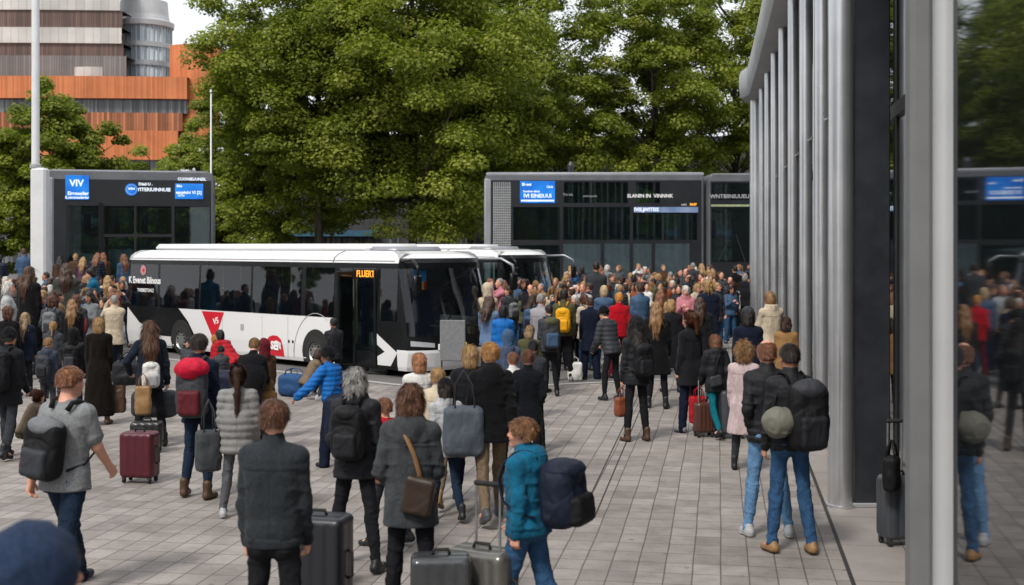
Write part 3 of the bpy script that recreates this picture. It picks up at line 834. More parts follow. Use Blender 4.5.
def mk_column():
    t = NT('brushed_aluminium'); o = t.obj()
    n = t.noise(6, 4, .6, t.mapv(o, (14, 14, .12))); g = t.noise(1.1, 5, .6, o)
    c = t.ramp(n.outputs[0], [(.3, (.56, .57, .59)), (.7, (.72, .73, .75))]).outputs[0]
    c = t.mix(c, t.ramp(g.outputs[0], [(.3, (.82, .82, .82)), (.7, (1.06, 1.06, 1.06))]).outputs[0], 1, 'MULTIPLY')
    r_ = t.n('MapRange'); r_.inputs[3].default_value = .22; r_.inputs[4].default_value = .38; t.l(g.outputs[0], r_.inputs[0])
    t.bsdf(c, r_.outputs[0], .8, t.bump(n.outputs[0], .05, .002)); return t.m

M['pavers'] = mk_pavers(); M['apron'] = mk_apron(); M['asphalt'] = mk_asphalt(); M['column'] = mk_column()
M['kerb'] = simple('kerb_granite', (.34, .33, .32), .75, 0, .2, 5, .4, 120)
M['drain'] = simple('drain_iron', (.03, .028, .026), .7, .3, .3, 8, .3, 90)
M['glass'] = mk_glass('facade_glass', (.45, .5, .5), .015, see=.45)
M['bus_glass'] = mk_glass('bus_window_glass', (.62, .76, .76), .02, (.012, .018, .019), .85)
M['bus_pale_glass'] = mk_glass('bus_pale_window_glass', (.72, .86, .9), .03, (.14, .19, .21), .72)
M['dark_metal'] = simple('dark_anodised_metal', (.040, .044, .052), .35, .4, .3, 2.5, .1, 50)
M['grey_metal'] = simple('grey_painted_metal', (.38, .39, .40), .45, .4, .12, 2, .05, 60)
M['mid_metal'] = simple('mid_grey_metal', (.17, .172, .175), .5, .2, .12, 2, .05, 60)
M['pale_metal'] = simple('pale_satin_metal', (.47, .48, .49), .38, .25, .06, 1.2, .04, 60)
M['white_pole'] = simple('white_pole_paint', (.62, .63, .64), .45, 0, .1, 1.5, .06, 60)
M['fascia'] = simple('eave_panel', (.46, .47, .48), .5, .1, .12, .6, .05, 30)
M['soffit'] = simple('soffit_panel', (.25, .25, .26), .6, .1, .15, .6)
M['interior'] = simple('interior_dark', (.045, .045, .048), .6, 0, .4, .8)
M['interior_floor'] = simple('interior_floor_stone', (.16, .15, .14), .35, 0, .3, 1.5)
M['copper'] = mk_clad('copper_cladding', (.50, .145, .045), (.66, .215, .078), 1.4, .45, .15)
M['bronze'] = mk_clad('bronze_cladding', (.10, .062, .05), (.17, .105, .085), .9, .4, .2)
M['greybrown'] = mk_clad('grey_cladding', (.15, .135, .13), (.21, .19, .18), .8, .5)
M['paleband'] = mk_clad('pale_band', (.46, .44, .42), (.55, .53, .5), .25, .6, 0, .03)
M['towerglass'] = mk_clad('tower_glass', (.22, .27, .30), (.48, .54, .58), .9, .2, .1)
M['darkglass'] = mk_clad('strip_window_glass', (.05, .055, .06), (.18, .19, .2), 1.1, .15, .1)
M['leaf'] = mk_leaf('tree_leaf', (.13, .165, .022), (.235, .265, .035), (.37, .375, .066))
M['leaf2'] = mk_leaf('young_tree_leaf', (.12, .15, .018), (.22, .25, .032), (.35, .36, .065))
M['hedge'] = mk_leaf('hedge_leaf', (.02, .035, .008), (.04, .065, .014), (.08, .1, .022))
M['bark'] = mk_bark()

# ---- ground sheets
def sheet(name, pts, z, mat, kind='structure'):
    o = MB().add([(x, y, z) for x, y in pts], [tuple(range(len(pts)))]).build(name, mat); o['kind'] = kind; return o
sheet('ground', [(-1500, -600), (1500, -600), (1500, 3000), (-1500, 3000)], -.016, M['asphalt'])
sheet('plaza', [(-60, -6), (40, -6), (40, 49.0), (-60, 49.0)], -.004, M['pavers'])
def fx(Y): return 1.19 + .182 * Y - .0004 * Y * Y          # column line of the station front
def kx(Y): return fx(Y) - .24
Ys = [-6 + i for i in range(0, 46)]
ap = MB(); ap.grid([[(kx(y), y, .004), (kx(y) + 14, y - 2.5, .004)][::-1] for y in Ys]); o = ap.build('apron', M['apron']); o['kind'] = 'structure'
dr = MB(); dr.grid([[(kx(y) - .035, y, .002), (kx(y) + .03, y, .002)][::-1] for y in Ys]); o = dr.build('edge_channel', M['drain']); o['kind'] = 'structure'
dr = MB()                                                                        # slot drain in the plaza
for off in (0, .14):
    dr.grid([[(-.9 + off + .158 * (y - 9) + 1.05, y, 0.0), (-.9 + off + .014 + .158 * (y - 9) + 1.05, y, 0.0)][::-1] for y in [12.2 + i * .5 for i in range(0, 56)]])
o = dr.build('slot_drain', M['drain']); o['kind'] = 'structure'
# bus lane where the white bus stands, with a flush kerb stone along it
BF = Vector((.735, -.678, 0)).normalized(); BN = Vector((-BF.y, BF.x, 0)); BW = Vector((-4.22, 26.9, 0))
def bl(a, b): p = BW + BF * a + BN * b; return p.x, p.y
sheet('bus_lane', [bl(-30, -.75), bl(3.6, -.75), bl(5.4, .6), bl(6.6, 3.4), bl(6.6, 5.2), bl(-30, 5.2)], 0.0, M['asphalt'])
kb = MB(); P_ = [bl(-30, -.75), bl(3.6, -.75), bl(5.4, .6), bl(6.6, 3.4)]
Q_ = [bl(-30, -.95), bl(3.7, -.95), bl(5.58, .5), bl(6.8, 3.4)]
kb.grid([[(*p, .006), (*q, .006)] for p, q in zip(P_, Q_)]); o = kb.build('kerb', M['kerb']); o['kind'] = 'structure'
# raised boarding platform before the left double-decker
pf = MB(); pf.rbox((-17.2, 38.4, -.01), (-10.2, 41.2, .62), .03); pf.rbox((-16.9, 37.95, -.01), (-10.4, 38.4, .32), .02)
o = pf.build('boarding_platform', M['kerb']); o['kind'] = 'structure'
pf = MB(); pf.rbox((-3.5, 44.2, -.01), (7.2, 48.6, .16), .03); o = pf.build('pavement', M['kerb']); o['kind'] = 'structure'

# ---- station building on the right
st = empty('station_building', (fx(12.5), 12.5, 0), 0, 'curved modern station front with silver columns, dark glass and a pale rounded eave', 'building')
sb = Vector(st.location)
def SB(mb, name, mat, **k): 
    mb.v = [tuple(Vector(p) - sb) for p in mb.v]; return mb.build(name, mat, st, **k)
def fdir(Y): d = Vector((.182 - .0008 * Y, 1, 0)).normalized(); return d, Vector((-d.y, d.x, 0))   # tangent, outward (to plaza)
colY = [13.45, 16.4, 19.6, 22.9, 26.3, 29.7, 33.1, 36.4]
for i, y in enumerate(colY):
    d, n = fdir(y); m = MB(); prof = [(1.12, 0), (1.12, .03), (1.0, .032), (1.0, 7.3)]
    mt = Matrix.Translation((fx(y), y, 0)) @ Matrix(((d.x, n.x, 0, 0), (d.y, n.y, 0, 0), (0, 0, 1, 0), (0, 0, 0, 1)))
    m.lathe(prof, 28, mt, .125, .10); SB(m, 'column', M['column'], auto=40)
    # slimmer secondary fin midway to the next column
    if i < len(colY) - 1:
        y2 = y + 1.6; d, n = fdir(y2); mt = Matrix.Translation((fx(y2) + .06, y2, 0)) @ Matrix(((d.x, n.x, 0, 0), (d.y, n.y, 0, 0), (0, 0, 1, 0), (0, 0, 0, 1)))
        m = MB(); m.lathe([(1, 0), (1, 7.3)], 20, mt, .05, .06); SB(m, 'fin', M['column'], auto=40)
# dark blade next to the nearest round column
d, n = fdir(12.6); m = MB(); mt = Matrix.Translation((fx(12.75), 12.75, 0)) @ Matrix(((1, 0, 0, 0), (0, 1, 0, 0), (0, 0, 1, 0), (0, 0, 0, 1)))
m.rbox((.03, -.10, 0.0), (.385, .12, 7.3), .012, mt); SB(m, 'dark_blade', M['dark_metal'])
m = MB(); m.rbox((.0, -.125, 0.003), (.41, .145, .05), .008, mt); SB(m, 'blade_base', M['grey_metal'])
m = MB(); mt = Matrix.Translation((fx(12.7) - .1, 12.7, 0)); m.lathe([(1.12, 0), (1.12, .035), (1, .037), (1, 7.3)], 30, mt, .125, .15); SB(m, 'column', M['column'], auto=40)
# wide near frame column
y = 7.8; m = MB(); mt = Matrix.Translation((fx(y) + .05, y, 0)) @ Matrix.Rotation(R(-9.5), 4, 'Z')
m.rbox((-.16, -.12, 0), (-.02, .14, 7.3), .03, mt); SB(m, 'column', M['mid_metal'])
m = MB(); m.lathe([(1, 0), (1, 7.3)], 28, mt @ Matrix.Translation((.06, -.03, 0)), .10, .13); SB(m, 'column', M['pale_metal'], auto=40)
# glass line, set behind the columns
def gx(Y): return fx(Y) + .52
def pane(y0, y1, z0, z1, name='window', mat=None):
    m = MB(); a = Vector((gx(y0), y0, 0)); b = Vector((gx(y1), y1, 0))
    n = Vector((-(b - a).y, (b - a).x, 0)).normalized() * .012
    m.add([a + n + Vector((0, 0, z0)), b + n + Vector((0, 0, z0)), b + n + Vector((0, 0, z1)), a + n + Vector((0, 0, z1)),
           a - n + Vector((0, 0, z0)), b - n + Vector((0, 0, z0)), b - n + Vector((0, 0, z1)), a - n + Vector((0, 0, z1))],
          [(0, 3, 2, 1), (4, 5, 6, 7), (0, 1, 5, 4), (2, 3, 7, 6), (1, 2, 6, 5), (3, 0, 4, 7)])
    return SB(m, name, mat or M['glass'])
edges = [9.2, 12.9, 16.4, 19.6, 22.9, 26.3, 29.7, 33.1, 36.4, 39]
for a, b in zip(edges[:-1], edges[1:]):
    pane(a + .03, b - .03, .12, 3.98); pane(a + .03, b - .03, 4.12, 7.25)
m = MB()
for a, b in zip(edges[:-1], edges[1:]):
    for z0, z1 in ((0.006, .12), (3.98, 4.12)):
        A = Vector((gx(a), a, 0)); B = Vector((gx(b), b, 0)); n = Vector((-(B - A).y, (B - A).x, 0)).normalized() * .05
        m.prism([(A + n).to_2d(), (A - n).to_2d(), (B - n).to_2d(), (B + n).to_2d()][::-1], z0, z1)
    m.rbox((gx(a) - .03, a - .03, .0), (gx(a) + .05, a + .03, 7.25), .005)
SB(m, 'window_frame', M['dark_metal'])
m = MB()
for a, b in zip(colY[:-1], colY[1:]): m.tube([(fx(a) + .06, a, 4.3), (fx(b) + .06, b, 4.3)], .014, 8)
SB(m, 'rail', M['grey_metal'])
# near glass pane in its black frame, standing forward on the column line
def npane(y0, y1, off=-.02):
    a = Vector((fx(y0) + off, y0, 0)); b = Vector((fx(y1) + off, y1, 0)); return a, b
a, b = npane(6.55, 4.2); nn = Vector(((b - a).y, -(b - a).x, 0)).normalized() * .01
m = MB(); q = [a + (b - a) * .0, b]; m.add([q[0] + nn + Vector((0, 0, .25)), q[1] + nn + Vector((0, 0, .25)), q[1] + nn + Vector((0, 0, 7.2)), q[0] + nn + Vector((0, 0, 7.2))], [(0, 1, 2, 3)])
SB(m, 'window', mk_glass('near_pane_glass', (.4, .42, .42), .03, see=.2, ior=2.0))
m = MB(); m.rbox((fx(6.62) - .03, 6.57, 0), (fx(6.62) + .09, 6.66, 7.3), .01)

A, B = a + Vector((0, 0, 0)), b; n = nn * 4
m.prism([(A + n).to_2d(), (A - n).to_2d(), (B - n).to_2d(), (B + n).to_2d()][::-1], .006, .25)
m.prism([(A + n).to_2d(), (A - n).to_2d(), (B - n).to_2d(), (B + n).to_2d()][::-1], 4.05, 4.15)
SB(m, 'window_frame', M['dark_metal'])
# hall behind the glass: floor finish, back wall, ceiling
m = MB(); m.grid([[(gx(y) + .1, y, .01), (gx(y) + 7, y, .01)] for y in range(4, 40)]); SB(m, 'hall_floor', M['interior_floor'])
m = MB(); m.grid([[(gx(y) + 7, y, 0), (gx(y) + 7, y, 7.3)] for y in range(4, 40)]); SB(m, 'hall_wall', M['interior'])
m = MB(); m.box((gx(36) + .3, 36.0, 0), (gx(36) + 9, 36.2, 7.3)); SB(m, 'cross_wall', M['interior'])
for y in ():
    m = MB(); m.lathe([(.22, 0), (.22, 6.4)], 16, Matrix.Translation((gx(y) + 3.2, y, 0))); SB(m, 'hall_column', M['fascia'], auto=40)
# eave: rounded band that follows the front and turns round the far corner
path = [(fx(y), y, fdir(y)[1]) for y in np.linspace(-1, 38, 50)]
c0 = Vector((fx(38) + 5.6, 38.9)); 
for t in np.linspace(8, 85, 16):
    a = R(180 - t); path.append((c0.x + 5.7 * math.cos(a), c0.y + 5.7 * math.sin(a) * .8 - .6, Vector((math.cos(a), math.sin(a), 0))))
sec = [(-.30, 7.26), (.20, 7.23), (.32, 7.26), (.38, 7.36), (.41, 7.6), (.41, 7.9), (.36, 8.08), (.24, 8.16), (-.3, 8.2), (-6, 8.3)]
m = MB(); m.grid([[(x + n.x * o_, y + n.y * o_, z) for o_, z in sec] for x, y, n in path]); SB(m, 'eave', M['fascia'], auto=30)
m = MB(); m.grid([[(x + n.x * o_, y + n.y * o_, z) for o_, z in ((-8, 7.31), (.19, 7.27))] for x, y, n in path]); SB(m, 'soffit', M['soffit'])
m = MB(); m.grid([[(x - n.x * .3, y - n.y * .3, z) for z in (0, 7.3)] for x, y, n in path[50:]]); SB(m, 'end_wall', M['column'], smooth=True)
for x, y, n in path[51:60:2]:
    m = MB(); m.lathe([(.2, 0), (.2, 7.25)], 18, Matrix.Translation((x - n.x * .1, y - n.y * .1, 0))); SB(m, 'column', M['column'], auto=40)

# ---- tall white pole with thick lower casing
x, y = atY(39, 36.6), 36.6
po = empty('light_pole', (x, y, 0), 0, 'tall slim white pole rising from a thick white casing at the left', 'pole')
m = MB(); m.rbox((-.20, -.18, 0), (.25, .22, zat(168, y)), .06); m.build('casing', M['white_pole'], po, auto=35)
m = MB(); m.lathe([(.115, zat(168, y) - .1), (.105, 14)], 18, Matrix.Translation((-.1, 0, 0))); m.build('mast', M['white_pole'], po, auto=40)
m = MB(); m.lathe([(.16, zat(168, y)), (.16, zat(168, y) + .09), (.12, zat(168, y) + .12)], 18, Matrix.Translation((-.1, 0, 0))); m.build('collar', M['grey_metal'], po, auto=40)
m = MB(); m.rbox((-.19, -.2, .9), (.24, -.178, 1.5), .005); m.build('access_door', M['grey_metal'], po)
x, y = atY(211, 55), 55
po = empty('lamp_post', (x, y, 0), 0, 'thin pale lamp post beside the left double-decker and the big trees', 'lamp post')
m = MB(); m.tube([(0, 0, 0), (0, 0, 1.2), (0, 0, zat(92, y))], [.07, .045, .03], 10); m.build('post', M['white_pole'], po, smooth=True)
m = MB(); m.lathe([(.05, zat(92, y) - .05), (.07, zat(92, y)), (.03, zat(92, y) + .12)], 10); m.build('lamp_head', M['grey_metal'], po)
# ---- far buildings
def arc_wall(x0, x1, y0, bulge, z0, z1, th=1.5, n=24):
    """curved wall strip, convex towards the viewer"""
    m = MB(); top = []
    def fy(t): return y0 - bulge * (1 - (2 * t - 1) ** 2)
    X = [x0 + (x1 - x0) * i / n for i in range(n + 1)]
    m.grid([[(X[i], fy(i / n), z0), (X[i], fy(i / n), z1)] for i in range(n + 1)][::-1])
    m.grid([[(X[i], fy(i / n), z1), (X[i], fy(i / n) + th, z1)] for i in range(n + 1)][::-1])
    m.grid([[(X[i], fy(i / n) + th, z0), (X[i], fy(i / n), z0)] for i in range(n + 1)][::-1])
    return m
FY = 120.0; fs = FY / F_PX
def fxx(px): return (px - 512) * fs
def fz(py): return CAM_H - (py - HOR) * fs
cb = empty('office_building', (fxx(60), FY, 0), 0, 'office block with curved orange copper bands and strip windows behind the left trees', 'building')
cbl = Vector(cb.location)
def CB(m, name, mat, par=cb, org=None):
    org = cbl if org is None else org
    m.v = [tuple(Vector(p) - org) for p in m.v]; return m.build(name, mat, par)
CB(arc_wall(fxx(-120), fxx(187), FY, .9, fz(99), fz(77), 3), 'copper_band', M['copper'])
CB(arc_wall(fxx(-120), fxx(186), FY + .7, .9, fz(113), fz(99), 3), 'strip_window', M['darkglass'])
CB(arc_wall(fxx(-120), fxx(182), FY + .15, .9, fz(131), fz(113), 3), 'glazed_band', mk_clad('copper_tinted_glass', (.2, .07, .03), (.55, .2, .09), .8, .12, .4))
CB(arc_wall(fxx(-120), fxx(178), FY, .9, fz(160), fz(131), 3), 'copper_band', M['copper'])
CB(arc_wall(fxx(-120), fxx(176), FY + .6, .9, -1, fz(160), 3), 'ground_floor', M['darkglass'])
CB(arc_wall(fxx(164), fxx(215), FY + 2, 1.0, fz(140), fz(42), 8), 'copper_stair', M['copper'])
CB(arc_wall(fxx(-140), fxx(116), FY + 3.2, .5, fz(77), fz(51), 3), 'wall', M['greybrown'])
CB(arc_wall(fxx(72), fxx(100), FY + .7, .3, fz(76), fz(66), .4), 'sign_panel', M['paleband'])
CB(arc_wall(fxx(-140), fxx(112), FY + 3.5, .5, fz(51), fz(38), 3), 'strip_window', M['bronze'])
CB(arc_wall(fxx(-140), fxx(111), FY + 3.25, .5, fz(38), fz(22), 3), 'pale_band', M['paleband'])
CB(arc_wall(fxx(-140), fxx(111), FY + 3.5, .5, fz(22), fz(4), 3), 'strip_window', M['bronze'])
CB(arc_wall(fxx(-140), fxx(109), FY + 3.3, .5, fz(4), fz(-40), 3), 'wall', M['paleband'])
for x_ in range(-135, 125, 9):
    pass
tw = empty('glass_tower', ((144 - 512) * (FY + 9) / F_PX, FY + 9, 0), 0, 'round grey glass tower with a flat ringed top above the orange building', 'tower')
two = Vector(tw.location)
r_ = 27 * (FY + 9) / F_PX
m = MB(); m.lathe([(r_, 0), (r_, fz(10))], 40, Matrix.Translation(two)); CB(m, 'glass_wall', M['towerglass'], tw, two).data.shade_smooth()
m = MB()
for k in range(40):
    a = 2 * math.pi * k / 40; m.box((-.04, -.03, 0), (.04, .05, fz(11)), Matrix.Translation(two) @ Matrix.Rotation(a, 4, 'Z') @ Matrix.Translation((0, -r_ - .02, 0)))
for zz in (75, 55, 35): m.lathe([(r_ + .12, fz(zz)), (r_ + .12, fz(zz) + .5)], 40, Matrix.Translation(two))
CB(m, 'mullion', M['grey_metal'], tw, two)
m = MB(); m.lathe([(r_ * .9, fz(14)), (r_ * 1.08, fz(12)), (r_ * 1.1, fz(7)), (r_ * .95, fz(5)), (r_ * .9, fz(0)), (r_ * .85, fz(-16)), (r_ * .3, fz(-18))], 40, Matrix.Translation(two)); CB(m, 'top_ring', M['fascia'], tw, two)
# a dim low shop front behind the trees
sh = empty('shop_building', (2, 84, 0), 0, 'dark shop front seen under the big trees', 'building')
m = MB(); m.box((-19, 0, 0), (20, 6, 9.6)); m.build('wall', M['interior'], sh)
m = MB(); m.box((-19.3, -.4, 9.6), (20.3, 6.3, 10.0)); m.build('roof', M['dark_metal'], sh)
for k in range(12):
    m = MB(); m.box((-18 + k * 3, -.06, .4), (-15.6 + k * 3, -.003, 3.2)); m.build('shop_window', M['darkglass'], sh)
m = MB(); m.box((-17, -.75, 3.3), (-11, -.01, 3.7)); m.box((8, -.75, 3.3), (14, -.01, 3.7)); m.build('awning', simple('awning_blue', (.03, .10, .16), .6), sh)

# ---- trees
rng = np.random.RandomState(11)
def leaves_mesh(name, centres, radii, per, size, seed, flat=.5, mat=None, lowcut=None):
    rs = np.random.RandomState(seed); n = len(centres)
    d = rs.normal(0, 1, (n, per, 3)); d /= np.linalg.norm(d, axis=2)[..., None]
    rr = rs.rand(n, per, 1) ** .45
    p = centres[:, None] + d * rr * radii[:, None, None] * np.array([1, 1, flat])
    p[..., 2] -= .22 * radii[:, None] * (np.linalg.norm(p[..., :2] - centres[:, None, :2], axis=2) / radii[:, None]) ** 2
    p = p.reshape(-1, 3); N = len(p)
    nr = d.reshape(-1, 3) * .7 + np.array([0, -.12, 1.0]) + rs.normal(0, .5, (N, 3)); nr /= np.linalg.norm(nr, axis=1)[:, None]
    a = np.cross(nr, rs.normal(0, 1, (N, 3))); a /= np.linalg.norm(a, axis=1)[:, None]; b = np.cross(nr, a)
    L = size * (.6 + .8 * rs.rand(N))[:, None]; Wd = L * .34
    v = np.stack([p - a * L * .5, p - b * Wd + nr * L * .08, p + a * L * .5, p + b * Wd + nr * L * .08], 1).reshape(-1, 3)
    f = np.arange(N * 4).reshape(-1, 4)
    tone = np.clip(np.repeat(rs.rand(n) * .6 + .2, per) + rs.normal(0, .17, N), 0, 1)
    t = np.repeat(tone[:, None] * np.ones((1, 3)), 4, 0)
    return mesh_np(name, v, f, [mat], t, False)
def tree(px, Y, top, rx, rz, zc, label, seed, nclump=230, per=330, leaf=.175, mat='leaf', lean=0, group=None, species='broadleaf_tree', trunk_r=.24, low=0.0):
    rs = np.random.RandomState(seed); X = atY(px, Y)
    t = empty(species, (X, Y, 0), 0, label, 'tree', group)
    C = []
    while len(C) < nclump:
        q = rs.normal(0, 1, 3); q /= np.linalg.norm(q); r_ = (.25 + .75 * rs.rand() ** .5)
        az = math.atan2(q[1], q[0]); bump = 1 + .14 * math.sin(az * 3 + seed) + .10 * math.sin(az * 5 + q[2] * 4 + seed * 2)
        zz = q[2] * rz * r_
        w = 1.0 if zz < 0 else (1 - .25 * (zz / rz) ** 2)
        p = np.array([q[0] * rx * r_ * bump * w, q[1] * rx * r_ * bump * w, zc + zz * bump])
        if p[2] > low: C.append(p)
    C = np.array(C); rad = rx * (.13 + .10 * rs.rand(len(C)))
    # trunk and limbs that lead to the clumps
    m = MB(); m.tube([(0, 0, -.05), (.02, 0, .5), (.05, .02, zc * .5), (.0, .05, zc), (.05, 0, zc + rz * .6)], [trunk_r * 1.35, trunk_r, trunk_r * .82, trunk_r * .55, trunk_r * .2], 12)
    m.build('trunk', M['bark'], t, smooth=True)
    m = MB()
    for c in C[rs.permutation(len(C))[:64]]:
        z0 = max(zc - rz * .75, c[2] - (abs(c[0]) + abs(c[1])) * .55 - .5); z0 = min(z0, zc + rz * .5)
        a = Vector((0, 0, z0)); b = Vector(c); mid = a.lerp(b, .5) + Vector((rs.normal(0, .25), rs.normal(0, .25), .35))
        w = trunk_r * (.22 + .16 * rs.rand()); m.tube([a, a.lerp(mid, .6) + Vector((0, 0, -.1)), mid, b], [w, w * .75, w * .55, w * .15], 6)
    m.build('limb', M['bark'], t, smooth=True)
    me = leaves_mesh('crown', C, rad, per, leaf, seed + 100, .55, M[mat]); link('crown', me, t)
    return t
TG = None
tree(318, 61, 0, 5.3, 7.8, 10.6, 'wide leafy tree with a dense green crown directly behind the white bus', 3, 340, 440)
tree(412, 60, 0, 6.6, 8.2, 10.9, 'largest leafy tree, dark trunk in view, rising between the two dark double-deckers', 5, 390, 440)
tree(512, 64, 0, 4.7, 8.2, 11.4, 'leafy tree above the left end of the long dark double-decker', 8, 270, 340)
tree(655, 66, 0, 4.6, 7.4, 11.2, 'leafy tree above the middle of the long dark double-decker', 13, 270, 340)
tree(735, 70, 0, 4.8, 7.6, 11.2, 'leafy tree half hidden by the pale eave of the station', 17, 240, 320)
tree(258, 65, 0, 2.9, 5.6, 7.6, 'narrower leafy tree to the right of the left double-decker', 23, 200, 320)
tree(470, 74, 0, 5.5, 7.5, 10.0, 'leafy tree furthest back, filling the gap between larger crowns', 27, 200, 300)
tree(560, 78, 0, 3.6, 6.0, 8.0, 'leafy tree in the back row, between the crowns over the long double-decker', 28, 200, 300)
tree(52, 56, 0, 3.1, 3.7, 6.0, 'smaller round yellow-green tree behind the white pole', 31, 230, 300, .17, 'leaf2', trunk_r=.16)
tree(-12, 58, 0, 2.6, 3.3, 4.9, 'small bushy tree cut by the left edge of the picture', 37, 150, 260, .17, 'leaf2', trunk_r=.14)
tree(150, 70, 0, 2.9, 3.0, 5.0, 'low bushy tree seen between the left double-decker and the orange building', 41, 130, 260, .17, 'leaf2', trunk_r=.14)
tree(196, 80, 0, 3.4, 4.6, 5.2, 'bushy tree filling the gap right of the orange building', 43, 190, 320, .2, 'leaf', trunk_r=.16)
tree(226, 72, 0, 2.2, 2.6, 3.4, 'low bushy tree behind the thin lamp post', 47, 110, 260, .18, 'leaf2', trunk_r=.1)
# hedge under the trees
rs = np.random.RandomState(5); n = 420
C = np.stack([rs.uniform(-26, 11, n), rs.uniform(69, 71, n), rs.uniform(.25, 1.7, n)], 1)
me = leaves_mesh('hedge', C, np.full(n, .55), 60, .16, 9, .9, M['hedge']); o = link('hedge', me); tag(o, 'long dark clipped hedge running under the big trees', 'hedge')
# low dark litter bins / planters along the far kerb
def planter(px, Y, label):
    e = empty('planter', (atY(px, Y), Y, 0), 0, label, 'planter')
    m = MB(); m.lathe([(.34, 0), (.44, .55), (.47, .55), (.47, .62), (.38, .62), (.36, .5)], 20); m.build('pot', M['dark_metal'], e, auto=40)
    c = rs.normal(0, .16, (14, 3)) + np.array([0, 0, .85]); link('shrub', leaves_mesh('shrub', c, np.full(14, .25), 50, .11, 3 + px, 1, M['hedge']), e)
planter(232, 53, 'dark round planter with a small shrub left of the white bus roof')
planter(300, 54, 'dark round planter with a small shrub seen over the middle of the white bus roof')
planter(455, 54, 'dark round planter with a small shrub near the end of the long double-decker')
# ---- unseen blocks and trees added behind and left of camera to shape window reflections
def block(x0, y0, x1, y1, hgt, label, wall, nfl=4):
    e = empty('office_building', ((x0 + x1) / 2, (y0 + y1) / 2, 0), 0, label, 'building'); cx, cy = (x0 + x1) / 2, (y0 + y1) / 2
    m = MB(); m.box((x0 - cx, y0 - cy, 0), (x1 - cx, y1 - cy, hgt)); m.build('wall', wall, e)
    m = MB(); m.box((x0 - cx - .3, y0 - cy - .3, hgt), (x1 - cx + .3, y1 - cy + .3, hgt + .5)); m.build('roof', M['dark_metal'], e)
    for fl in range(nfl):
        z0 = .8 + fl * hgt / nfl; z1 = z0 + hgt / nfl * .62; m = MB()
        for (a0, b0, a1, b1) in ((x0, y1, x1, y1), (x1, y0, x1, y1)):
            L = math.hypot(a1 - a0, b1 - b0); n = int(L / 2.6)
            for i in range(n):
                t0, t1 = (i + .15) / n, (i + .85) / n
                if b0 == b1: m.box((a0 + (a1 - a0) * t0 - cx, b0 - cy + .003, z0), (a0 + (a1 - a0) * t1 - cx, b0 - cy + .06, z1))
                else: m.box((a0 - cx + .003, b0 + (b1 - b0) * t0 - cy, z0), (a0 - cx + .06, b0 + (b1 - b0) * t1 - cy, z1))
        m.build('window', M['darkglass'], e)
block(-34, -46, -12, -34, 11, 'unseen low stone block added for reflections, behind the camera to the left', simple('stone_wall_pale', (.2, .19, .17), .8, 0, .2, 1.2, .3, 30), 3)
block(14, -52, 34, -36, 9, 'unseen low pale block added for reflections, behind the camera to the right', simple('render_wall', (.26, .25, .24), .8, 0, .15, 1.2, .2, 30), 2)
block(-7, -54, 9, -40, 16, 'unseen tall brick block added for reflections behind the camera', simple('brick_wall', (.10, .06, .045), .85, 0, .25, 3, .3, 40))
block(-64, -24, -50, 22, 13, 'unseen dark stone block added for reflections, left of the square', simple('stone_wall', (.045, .042, .04), .8, 0, .2, 1.2, .3, 30))

for i, (x_, y_, k_) in enumerate(((-40, 9, 1.0), (-42, 21, .85), (-39, 31, 1.1))):  # out-of-view tree copies added to break up the bus window reflections
    src = [o for o in bpy.data.objects if o.get('label', '').startswith('narrower leafy tree')][0]
    c = copy_tree(src); c.location = (x_, y_, 0); c.rotation_euler.z = 1.3 * i; c.scale = (k_,) * 3
    c['label'] = ('unseen tree added for reflections, nearest the left block corner', 'unseen tree added for reflections, middle of the left row', 'unseen tree added for reflections, far end of the left row')[i]; c['group'] = 'unseen trees added on the left for reflections'
# ================================================================== VEHICLES
def mk_road_white():
    '''white paint with uneven patches and streaks of road dust'''
    t = NT('white_bus_paint'); o = t.obj()
    n = t.noise(2.2, 6, .7, t.mapv(o, (1, 1, .35))); f = t.noise(40, 4, .7, o)
    m = t.n('Value'); m.outputs[0].default_value = .16
    g = t.n('Math', operation='MULTIPLY'); t.l(n.outputs[0], g.inputs[0]); t.l(m.outputs[0], g.inputs[1])
    g2 = t.n('Math', operation='MULTIPLY_ADD'); t.l(f.outputs[0], g2.inputs[0]); g2.inputs[1].default_value = .08; t.l(g.outputs[0], g2.inputs[2])
    c = t.mix((.76, .765, .77, 1), (.36, .33, .30, 1), g2.outputs[0])
    t.bsdf(c, .32, 0, None, .5, Coat_Weight=.3); return t.m
M['white_paint'] = mk_road_white()
M['black_paint'] = simple('black_bus_paint', (.009, .010, .011), .25, 0, .3, 1.2, .03, 30, .25)
M['dark_paint'] = simple('charcoal_bus_paint', (.012, .013, .016), .35, .0, .3, .8, .03, 20)
M['silver_trim'] = simple('silver_bus_trim', (.30, .31, .33), .4, .5, .15, 1.5, .03, 40)
M['slate_trim'] = simple('slate_bus_trim', (.15, .157, .17), .35, .3, .2, 1.5, .03, 40)
M['red_paint'] = simple('red_decal', (.56, .012, .025), .4, 0, .08, 2)
M['white_decal'] = simple('white_decal', (.8, .8, .8), .5, 0, .05, 3)
M['grey_decal'] = simple('grey_decal', (.35, .36, .37), .5, 0, .1, 3)
M['tyre'] = simple('tyre_rubber', (.014, .014, .014), .85, 0, .3, 10, .4, 80)
M['rim'] = simple('wheel_rim', (.42, .42, .42), .35, .8, .2, 9)
M['amber'] = mk_emit('amber_led', (1, .33, .02), (1, .45, .05), 1.3)
M['screen_blue'] = mk_emit('blue_screen', (.0, .11, .52), (.01, .22, .72), .9)
M['screen_text'] = mk_emit('screen_white_text', (.75, .85, 1), (.9, .95, 1), .9)
M['seat_blue'] = simple('seat_fabric_blue', (.035, .035, .11), .9, 0, .3, 8)
